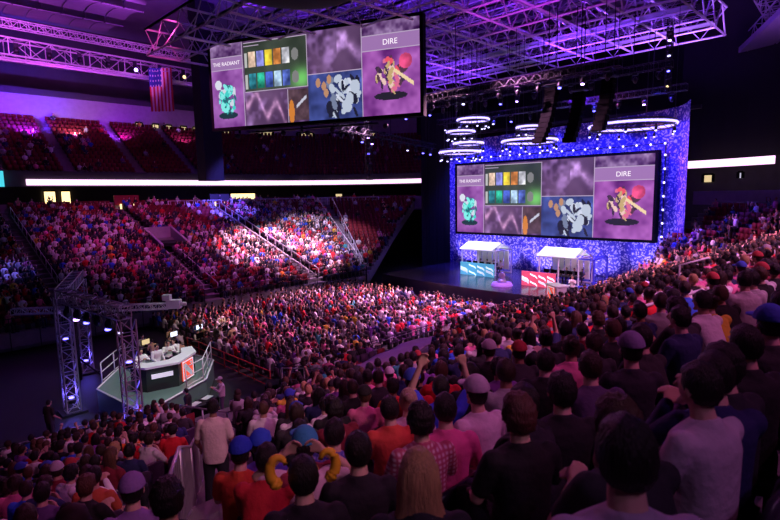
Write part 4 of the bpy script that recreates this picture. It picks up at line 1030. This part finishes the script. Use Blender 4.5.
e = empty('lamp_ladder', (43.5, 13.6, 0), 0, 'vertical ladder of lamps hanging at the right top of the backdrop', 'lamps'); mb = MB(); truss(mb, (0, 0, 16.8), (0, 0, 22), .35, .03); mb.build('frame', 'darksteel', e)
for i in range(4): lamp(0, 0, 21-i*1.1, e, ('violetled', 'bulb', 'blueled', 'warm')[i])
e = empty('lamp_ladder', (35.0, 37.6, 0), 0, 'vertical ladder of lamps at the left edge of the stage', 'lamps'); mb = MB(); truss(mb, (0, 0, 11), (0, 0, 20), .5, .03); mb.build('frame', 'darksteel', e)
for i in range(5): lamp(0, 0, 18.5-i*1.5, e, ('violetled', None, 'violetled', 'blueled', None)[i])

# ------------------------------------------------------------------ analysts' platform on the floor
a = empty('desk_platform', (0, 0, 0), 0, 'green-grey panel platform with a pale edge on the dark arena floor', 'platform')
PX = [(7.1, 21.2), (10.6, 23.1), (12.2, 25.6), (11.8, 28.5), (9.0, 29.0), (6.6, 25.6)]
def prism(mb, P, z0, z1):
    q = len(P); A_ = sum(P[i][0]*P[(i+1) % q][1]-P[(i+1) % q][0]*P[i][1] for i in range(q)); P = P if A_ > 0 else P[::-1]
    mb.add([(x, y, z0) for x, y in P]+[(x, y, z1) for x, y in P], [tuple(range(q))[::-1], tuple(range(q, 2*q))]+[(i, (i+1) % q, (i+1) % q+q, i+q) for i in range(q)]); return mb
prism(MB(), PX, .0, 1.0).build('deck', 'deck', a)
mb = MB()
for i in range(6):
    p, q = PX[i], PX[(i+1) % 6]; mb.tube([(p[0], p[1], 1.0), (q[0], q[1], 1.0)], .045, 4)
mb.build('edge_trim', 'whitesteel', a)
dk = empty('analyst_desk', (8.75, 24.3, 1.0), 0, 'dark angular analyst desk with a white top and red logo panel', 'desk')
dp = [(x*.82, y*.9) for x, y in [(-1.4, -.2), (-.9, -1.0), (.7, -1.3), (2.2, -.2), (2.5, .9), (1.9, 1.0), (1.5, .1), (.5, -.5), (-.5, -.3), (-.9, .3)]]
M['deskblk'] = mat('black_green_panel', (.02, .035, .03), .3)
prism(MB(), dp, 0, 1.05).build('base', 'deskblk', dk); prism(MB(), [(x*1.05, y*1.06) for x, y in dp], 1.05, 1.14).build('top', 'booth', dk)
logo(dk, .9, (1.2, -.74, .55), (0, 0, math.atan2(1.1, 1.5)))
mb = MB(); mb.box((-.15, -1.2, .72), (.9, .03, .2), R(-10)); mb.build('front_light', 'signwhite', dk)
for (x, y, rz, kd, c_, lb) in ((8.3, 24.75, -1.5, 'clap', (.85, .85, .85), 'analyst in white seated at the left of the angular desk'), (9.1, 24.95, -1.4, 'sit', (.85, .85, .88), 'analyst in white seated second from left at the angular desk'), (9.75, 25.2, -1.8, 'clap', (.8, .78, .75), 'analyst in a pale jacket seated third from left at the desk'), (10.35, 25.8, -2.3, 'lean', (.85, .83, .8), 'analyst in white leaning at the right end of the desk')):
    tag(MB().cyl((x, y, 1.0), .2, .55, 12).build('stool', 'black'), 'black stool under the '+lb, 'stool'); person(x, y, 1.15, rz, kd, 'long', c_, 'short', (.03, .02, .015), label=lb, sc=1.12)
rail('platform_rail', [(9.4, 22.5, 1.0), (10.5, 23.15, 1.0), (12.1, 25.6, 1.0)], 1.0, 'pale railing at the right edge of the desk platform', double=True, mt='whitesteel')
rail('platform_rail', [(7.0, 26.2, 1.0), (8.9, 28.8, 1.0)], 1.0, 'pale railing behind the desk platform', double=True, mt='whitesteel')
def tower(x, y, h, lb):
    e = empty('truss_tower', (x, y, 0), 0, lb, 'truss tower'); mb = MB(); truss(mb, (0, 0, .1), (0, 0, h), .55, .035, .6); mb.build('lattice', 'steel', e)
    MB().box((0, 0, .05), (1.0, 1.0, .1)).build('base_plate', 'darksteel', e)
    for z in (.45, h*.6): mb = MB(); mb.cyl((0, 0, z), .14, .22, 10); l = mb.build('uplight', 'darksteel', e); MB().ell((0, 0, z+.24), (.12, .12, .05), 8, 4).build('lens', 'blueled', l)
    pl = bpy.data.lights.new('tower_glow', 'POINT'); pl.energy = 45; pl.color = (.15, .1, 1); pl.shadow_soft_size = .1; o = bpy.data.objects.new('tower_glow', pl); COL.objects.link(o); o.location = (x, y, .9)
    return e
tower(6.7, 21.3, 4.9, 'nearer blue-lit truss tower beside the corner of the desk platform')
tower(5.7, 26.2, 5.3, 'farther blue-lit truss tower at the left of the desk platform')
tower(7.8, 31.8, 5.3, 'distant truss tower behind the desk platform')
e = empty('header_truss', (0, 0, 0), 0, 'horizontal blue-lit truss joining the towers over the desk', 'truss')
mb = MB(); truss(mb, (6.7, 21.3, 5.15), (5.7, 26.2, 5.4), .5, .035); truss(mb, (5.7, 26.2, 5.4), (7.8, 31.8, 5.5), .5, .035); mb.build('frame', 'steel', e)
for i in range(6): p = Vector((6.7, 21.3, 4.8)).lerp(Vector((5.7, 26.2, 5.0)), (i+.5)/6); lamp(p.x, p.y, p.z, e, ('bulb', 'blueled', None, 'blueled', 'violetled', None)[i])
# camera crane
e = empty('camera_crane', (8.4, 30.0, 0), 0, 'long white camera crane reaching over the desk platform', 'camera crane')
mb = MB(); truss(mb, (-3.5, 3.0, 3.8), (2.4, -2.6, 3.9), .3, .03); mb.build('boom', 'whitesteel', e)
mb = MB(); mb.tube([(-1.2, .8, 3.7), (-1.2, .8, 0)], .1, 8); mb.tube([(-1.2, .8, 1.2), (-.2, .2, 0)], .05, 5); mb.tube([(-1.2, .8, 1.2), (-2.1, .3, 0)], .05, 5); mb.tube([(-1.2, .8, 1.2), (-1.2, 1.9, 0)], .05, 5); mb.build('pedestal', 'darksteel', e)
mb = MB(); mb.box((2.6, -2.8, 4.0), (.7, .4, .45), R(-45)); mb.tube([(2.8, -3.0, 4.0), (3.05, -3.25, 4.0)], .1, 8); mb.box((2.35, -2.55, 4.35), (.4, .3, .3), R(-45)); mb.build('camera_head', 'white', e)
# monitors and crew tables behind the desk
for i in range(7):
    x = 11+i*.95; y = 31.8+.25*i-(1.9 if i % 2 else 0)
    e = empty('production_table', (x, y, 0), R(15), 'dark production table with a monitor, %s from left behind the desk platform' % ordn(i+1), 'table', 'production tables')
    mb = MB(); mb.box((0, 0, .75), (.9, .6, .05)); mb.build('table_top', 'darksteel', e)
    for sx in (-.4, .4):
        for sy in (-.25, .25): MB().box((sx, sy, .36), (.04, .04, .73)).build('leg', 'darksteel', e)
    mt = empty('monitor', (x, y, .775), R(15+(180 if i % 2 else 0)), 'monitor on the %s production table from left' % ordn(i+1), 'monitor', 'production monitors')
    mb = MB(); mb.box((0, 0, .3), (.55, .05, .34)); mb.box((0, 0, .02), (.2, .16, .03)); mb.tube([(0, .02, .02), (0, .02, .2)], .025, 5); mb.build('casing', 'black', mt); MB().box((0, -.03, .3), (.5, .01, .29)).build('display', 'phone' if i % 3 else 'dimwarm', mt)
    for q, w_ in enumerate((.75, -.8)):
        cl = random.choice([(.02, .02, .02), (.7, .55, .3), (.6, .6, .6), (.05, .05, .06)])
        person(x+.1, y+w_, 0, R(-90 if w_ > 0 else 90), random.choice(['sit', 'lean']), 'long', cl, 'short', label='crew member %s the %s production table from left' % ('behind' if w_ > 0 else 'before', ordn(i+1)), group='production crew')
person(10.2, 20.8, 0, R(165), 'standarm', 'long', (.7, .6, .68), 'cap', pants=(.12, .08, .14), capc=(.6, .5, .65), label='camera operator in white standing on the floor right of the desk platform')
for (x, y, rz, c_, lb) in ((5.2, 20.5, 1.2, (.45, .35, .1), 'crew member in yellow-brown on the dark floor at left'), (4.3, 23.5, .5, (.02, .02, .02), 'crew member in black beside the farther tower'), (8.6, 20.6, 2.5, (.03, .03, .03), 'crew member in black before the platform edge')):
    person(x, y, 0, rz, 'stand', 'long', c_, 'short', label=lb)
for i, (x, y) in enumerate(((9.2, 21.3), (9.9, 21.6), (3.4, 21.5), (13.0, 21.2))):
    e = empty('flight_case', (x, y, 0), .3*i, ('black flight case with white papers before the platform edge', 'smaller black flight case beside the papers', 'black flight case at the left of the dark floor', 'black flight case in front of the floor seats')[i], 'case')
    MB().bb(-.4, .4, -.3, .3, .0, .6).build('body', 'black', e); MB().bb(-.41, .41, -.31, .31, .6, .66).build('lid', 'darksteel', e)
    if i < 2: tag(MB().box((x, y, .69), (.5, .3, .02), .5).build('papers', 'white'), 'white papers on the %s flight case' % ('larger' if i == 0 else 'smaller'), 'paper')
# raised purple lane between the floor seats and the near stand, and the kerb rows
# raised walkway along the near stand
st(MB().bb(16, 33, 19.2, 21.8, .0, .12).build('floor_lane', 'lane'))
rail('barrier', [(14.0, 21.9, 0), (33, 21.9, 0)], .8, 'low dark barrier between the floor seats and the purple lane', mt='darksteel')
M['redrail'] = mat('red_strip', (.6, .05, .05), .5)
rail('barrier', [(13.4, 22.0, 0), (13.4, 31.5, 0)], .9, 'red barrier along the left end of the floor seats', mt='redrail', double=True)

# ------------------------------------------------------------------ stand fittings
def zn(y): return zrow('near', math.floor((Y0-y)/PITCH))
rail('front_barrier', [(-2, 19.2, 1.0), (6.8, 19.2, 1.0)], 1.0, 'railing along the front of the near stand at left', bars=.22)
rail('front_barrier', [(12.2, 19.2, 1.0), (34, 19.2, 1.0)], 1.0, 'railing along the front of the near stand at right', mt='darksteel')
rail('aisle_rail', [(1.8, 5.0, zn(5.0)-.1), (2.46, 6.25, zn(6.25)), (3.12, 7.5, zn(7.5)), (4.44, 10.0, zn(10)+.1)], 1.1, 'steel railing with close vertical bars left of the standing man', bars=.16, mt='steel', r_=.025)
rail('tunnel_rail', [(6.95, 18.9, 1.0), (6.95, 13.9, 2.1), (12.1, 13.9, 2.1), (12.1, 18.9, 1.0)], 1.1, 'railing around the dark entry tunnel below the standing man', mt='steel', double=True)
for pts, lb in (([(8.3, 3.7), (10, 3.05), (11.8, 2.4)], 'nearest slanting double handrail crossing the right of the near stand'), ([(14.3, 4.0), (17, 3.4), (19.8, 2.83)], 'longer slanting handrail beyond the nearest one at the right'), ([(20.0, 5.6), (21.2, 5.0)], 'short handrail loop among the far right rows'), ([(23.3, 4.95), (24.6, 4.2)], 'short handrail loop nearest the red seats at the right')):
    P3 = [(x, y, 9.5+dz-.95) for (x, y), dz in zip(pts, {8.3: (-2.22, -2.05, -1.88), 14.3: (-2.38, -2.05, -1.78), 20.0: (-2.7, -2.5), 23.3: (-2.8, -2.45)}[pts[0][0]])]
    rail('cross_rail', P3, 1.0, lb, mt='whitesteel', double=True, r_=.032)
tp = empty('seat_cover', (0, 0, 0), 0, 'smooth purple-lit cloth covering the lowest empty rows of the near stand', 'cover')
mb = MB(); V = []; nn = 16
for i in range(nn+1):
    for j in range(7):
        t_ = i/nn; w_ = j/6; x = (11.2+7.2*t_)*(1-w_)+(12.3+7.6*t_)*w_; y = (13.9+3.1*t_)*(1-w_)+(12.2+2.9*t_)*w_; V.append((x, y, 6.57-.29*y+.75+.04*sin(i*1.1)+.03*sin(j*2.3)))
q7 = len(V); V += [(a_, b_, c_-.06) for a_, b_, c_ in V]
fc = [(i*7+j, (i+1)*7+j, (i+1)*7+j+1, i*7+j+1) for i in range(nn) for j in range(6)]
mb.add(V, fc+[tuple(q7+k_ for k_ in f[::-1]) for f in fc]+[(i*7, q7+i*7, q7+(i+1)*7, (i+1)*7) for i in range(nn)]+[(i*7+6, (i+1)*7+6, q7+(i+1)*7+6, q7+i*7+6) for i in range(nn)], True); M['purplecloth'] = mat('cover_cloth', (.3, .2, .34), .7, bump=.3, bscale=3); mb.build('cloth', 'purplecloth', tp)
mb = MB(); [mb.tube([(x, y, zn(y)), (x, y, 6.57-.29*y+.72)], .03, 5) for x, y in ((11.5, 13.7), (14.8, 15.2), (18.0, 16.7), (12.6, 12.6), (16, 13.8), (19.5, 15))]; mb.build('supports', 'darksteel', tp)
# concourse entries in the far stand
def vom(s, d0, d1, w, lb):
    (x, y), _ = pt('far', s, d0); z0 = ZB+d0/PITCH*RISE; z1 = ZB+d1/PITCH*RISE
    e = empty('stand_entry', (s, y, 0), 0, lb, 'entry'); L = d1-d0
    for sx in (-w/2, w/2): mb = MB(); mb.add([(sx-.12, 0, z0-.2), (sx+.12, 0, z0-.2), (sx+.12, L, z1-.2), (sx-.12, L, z1-.2), (sx-.12, 0, z0+.9), (sx+.12, 0, z0+.9), (sx+.12, L, z1+.9), (sx-.12, L, z1+.9)], [(0,3,2,1),(4,5,6,7),(0,1,5,4),(1,2,6,5),(2,3,7,6),(3,0,4,7)]); mb.build('side_wall', 'paleparapet', e)
    mb = MB(); mb.box((0, L, z1+.35), (w+.24, .24, 1.1)); mb.build('back_wall', 'paleparapet', e)
    mb = MB(); mb.box((0, L/2, (z0+z1)/2+.12), (w-.3, L-.2, .3), 0); mb.build('opening_shade_slab', 'blackcloth', e)  # black slab put in for the shade inside the entry
    return e
vom(20.4, 9.4, 13.6, 2.6, 'pale walled entry in the middle of the far stand')
for s, lb in ((20.5, 'red entry panel with lit posts above the far stand entry'), (31.5, 'lit entry at the top of the far stand, right')):
    (x, y), _ = pt('far', s, DT-.4); e = empty('entry_surround', (x, y, ZT), 0, lb, 'entry')
    MB().box((0, .1, .95), (2.6, .15, 1.1)).build('panel', 'seatred' if s < 25 else 'wall', e)
    for sx in (-.7, .6): MB().box((sx, -.1, -.1), (.16, .12, 1.3)).build('lit_post', 'warm', e)
for s, q in ((9, 'left'), (19.5, 'middle'), (30, 'right')):
    for off in (-.62, .62):
        if q == 'middle': pts = [(s+off, Y1+1, ZB+.3), (s+off, Y1+8.6, ZB+2.8)]
        else: pts = [(s+off, Y1+1, ZB+.3), (s+off, Y1+20.5, ZB+.3+19.5*RISE/PITCH)]
        rail('aisle_handrail', pts, .9, '%s handrail of the %s far stand stairway' % ('left' if off < 0 else 'right', q), mt='whitesteel', r_=.05 if q == 'right' else .03)
for off in (-.05, .05):
    a_ = R(27)+off; pts = [(X1+sin(a_)*d, Y1+cos(a_)*d, ZB+d*RISE/PITCH) for d in (2, 21)]
    rail('aisle_handrail', pts, .9, '%s handrail of the far corner stairway' % ('left' if off < 0 else 'right'), mt='whitesteel', r_=.045)
for (s0, s1, lb) in ((24.5, 31, 'blue-lit railing across the top rows of the far stand'), (33.5, 46, 'pale railing across the top rows of the far corner')):
    pts = [pt('far', s0+(s1-s0)*i/6, 20.7)[0] for i in range(7)]; rail('cross_rail', [(x, y, ZB+24*RISE+.05) for x, y in pts], 1.0, lb, mt='whitesteel', double=True, r_=.05, bars=.5)
pts = [pt('far', 4+(CS1-4)*i/14, -.1)[0] for i in range(15)]
rail('front_barrier', [(x, y, .05) for x, y in pts], ZB+.9, 'dark barrier along the foot of the far stand', mt='darksteel')
# man standing on the aisle steps, back to the camera
def find_floor(px, py):
    best = None
    for i in range(400):
        D = 1+i*.05; t = (px-390)/F; q = CM @ Vector((t*D, -(py-260)/F*D, -D)); e_ = q.z-zn(q.y)
        if best is None or abs(e_) < best[0]: best = (abs(e_), q)
    return best[1]
person(3.42, 7.3, zn(7.3), R(50), 'stand', 'short', (.85, .7, .66), 'short', (.012, .01, .01), skin=(.33, .17, .12), pants=(.015, .015, .025), label='man in a pale short-sleeved shirt and dark trousers standing on the aisle steps', sc=1.03)
e = empty('exit_sign', (3.8, 42.0, 3.4), R(-40), 'small glowing green sign at the left of the far stand', 'sign'); MB().box((0, 0, 0), (.45, .08, .22)).build('panel', 'green', e); MB().box((0, 0, -.9), (.06, .06, 1.8)).build('post', 'darksteel', e)

# ------------------------------------------------------------------ light
def spot(loc, tgt, col, en, size=45, blend=.6, soft=.4):
    l = bpy.data.lights.new('spot', 'SPOT'); l.energy = en; l.color = col; l.spot_size = R(size); l.spot_blend = blend; l.shadow_soft_size = soft
    o = bpy.data.objects.new('spot_lamp', l); COL.objects.link(o); o.location = loc; o.rotation_euler = (Vector(tgt)-Vector(loc)).to_track_quat('-Z', 'Y').to_euler(); return o
MAG = (1, .12, .75); VIO = (.55, .12, 1); BLU = (.1, .06, 1); PNK = (1, .45, .8); WHT = (1, .85, 1); LIL = (.8, .4, 1)
# far stand: bright pools
spot((26, 36, 21.8), (15, 49, 5), (1, .35, .7), 60000, 36)
spot((34, 34, 21.8), (30, 46, 3), (1, .48, .78), 120000, 36)
spot((30, 34, 21.8), (37, 48, 4), (.85, .6, 1), 36000, 36)
spot((20, 40, 22), (22, 50, 5), (.8, .12, .6), 8000, 75)
spot((34, 40, 22), (30, 60, 8), (.15, .1, 1), 80000, 22)
spot((12, 40, 22), (6.5, 47, 4), (.2, .15, 1), 14000, 14)
# floor seats
spot((36, 26, 21.5), (26, 29, 0), (1, .42, .72), 85000, 52)
spot((24, 22, 22), (24, 26, 0), (.9, .2, .7), 6000, 62)
spot((30, 14, 21), (26, 20.5, 0), (.5, .08, .9), 16000, 30)
spot((34, 30, 17), (38, 26, 0), BLU, 8000, 60)
# near stand, from the grid and from the roof behind the camera, plus two added lamps
spot((30, 24, 20), (36, 8, 4), (1, .38, .8), 40000, 50)
spot((20, -8, 24), (30, 10, 3.5), (1, .32, .75), 42000, 44)
spot((14, -9, 24), (13, 11, 4), (1, .28, .72), 14000, 40)
spot((8, -9, 24), (5, 9, 5), (1, .2, .6), 3600, 34)
spot((2, -10, 22), (3, 2.5, 7.5), (.75, .2, .9), 650, 26)
spot((26, 30, 21), (6, 6, 6), (1, .15, .6), 4500, 34)
spot((10, 30, 22), (4, 8, 5), (1, .15, .6), 1800, 30)
spot((44, 22, 20), (46, 8, 6), (.9, .2, .7), 9000, 50)
spot((-1, -4, 14), (1.6, .6, 8), (.8, .4, .9), 130, 30)
spot((4, -6, 16), (3.4, 7.4, 5.6), (1, .55, .6), 1700, 12)  # added lamp that brightens the standing man's shirt
spot((20, 20, 20), (15.5, 14.6, 2.5), (.6, .1, .9), 2600, 20)
spot((3, -7, 16), (1.9, 3.6, 7.2), (1, .6, .55), 520, 9)  # added lamp that brightens the yellow horned hat
# upper stand and concourse wall
spot((20, 44, 24), (16, 70, 15), (.8, .05, .4), 1100, 70)
for x, c_, e_ in ((8, (.13, .02, 1), 5000), (14, (.1, .02, 1), 6500), (18.5, (.9, .5, .9), 900), (24, (.3, .03, .9), 1500), (32, (.6, .15, .9), 350)): spot((x, 70.5, 17.5), (x, 76, 20.6), c_, e_, 110)
for x, c_, e_ in ((12, (.75, .15, .8), 900), (22, (.75, .15, .8), 900), (32, (.7, .15, .8), 500)): spot((x, 55, 22), (x, 63, 24), c_, e_*.8, 80)
# roof: purple and blue uplights
spot((6, 52, 23), (6, 64, 30), (.6, .08, .75), 9000, 110)
spot((18, 50, 23), (18, 64, 30), (.5, .06, .8), 5000, 100)
spot((33, 36, 24.8), (34, 38, 31), (.14, .02, 1), 10000, 150)
spot((27, 46, 24.8), (27, 46, 31), (.2, .02, 1), 7000, 150)
spot((44, 28, 24.8), (44, 30, 31), (.22, .02, 1), 5000, 150)
spot((34, 18, 24.8), (34, 18, 31), (.45, .02, .9), 4500, 150)
spot((44, 14, 24.8), (44, 14, 31), (.22, .02, 1), 3000, 150)
spot((44, 22, 16.5), (46, 20, 22.5), (.2, .03, 1), 12000, 120)
spot((44, 34, 16.5), (44, 36, 22.5), (.2, .03, 1), 7000, 120)
spot((30, 20, 15), (34, 20, 22.5), (.5, .02, .75), 3500, 70)
spot((48, 15, 17), (49, 15, 22.5), (.5, .2, 1), 3500, 100)
spot((50, 8, 18), (52, 9, 23), (.4, .1, .9), 500, 110)
# backdrop
for y in (15, 20, 25, 30, 35): spot((44.5, y, 18), (48.6, y, 7), (.06, .05, 1), 9000, 75)
for y in (16, 21.5, 27, 32, 36): spot((46.2, y, 1.7), (48.6, y-1, 4.5), (.4, .3, 1), 1500, 110)
# stage
spot((38, 30, 20), (43, 30, 3), WHT, 16000, 24); spot((36, 21, 20), (42, 22, 3), WHT, 16000, 24)
spot((36, 26, 20), (39, 28, 1.5), (.5, .3, 1), 7000, 30); spot((30, 22, 19), (35.2, 18.2, 2), (1, .95, .85), 7000, 12)
# analyst desk
spot((12, 18, 16), (9, 24.5, 1.2), (.85, 1, .92), 5200, 26); spot((15, 30, 14), (9.5, 25, 1.2), (.9, 1, 1), 1200, 26)
spot((14, 24, 18), (14, 32, 1), (1, .75, .45), 2600, 30)
spot((14, 26, 14), (9.8, 21.2, 1), (1, .8, .95), 900, 20)
w = bpy.data.worlds.new('world'); S.world = w; w.use_nodes = True; w.node_tree.nodes['Background'].inputs[0].default_value = (.05, .01, .08, 1); w.node_tree.nodes['Background'].inputs[1].default_value = .01
S.view_settings.view_transform = 'Standard'; S.view_settings.look = 'None'; S.view_settings.gamma = 1; S.view_settings.use_curve_mapping = False; S.view_settings.exposure = 0
S.cycles.use_denoising = True; S.cycles.max_bounces = 4; S.cycles.diffuse_bounces = 2; S.cycles.sample_clamp_indirect = 4
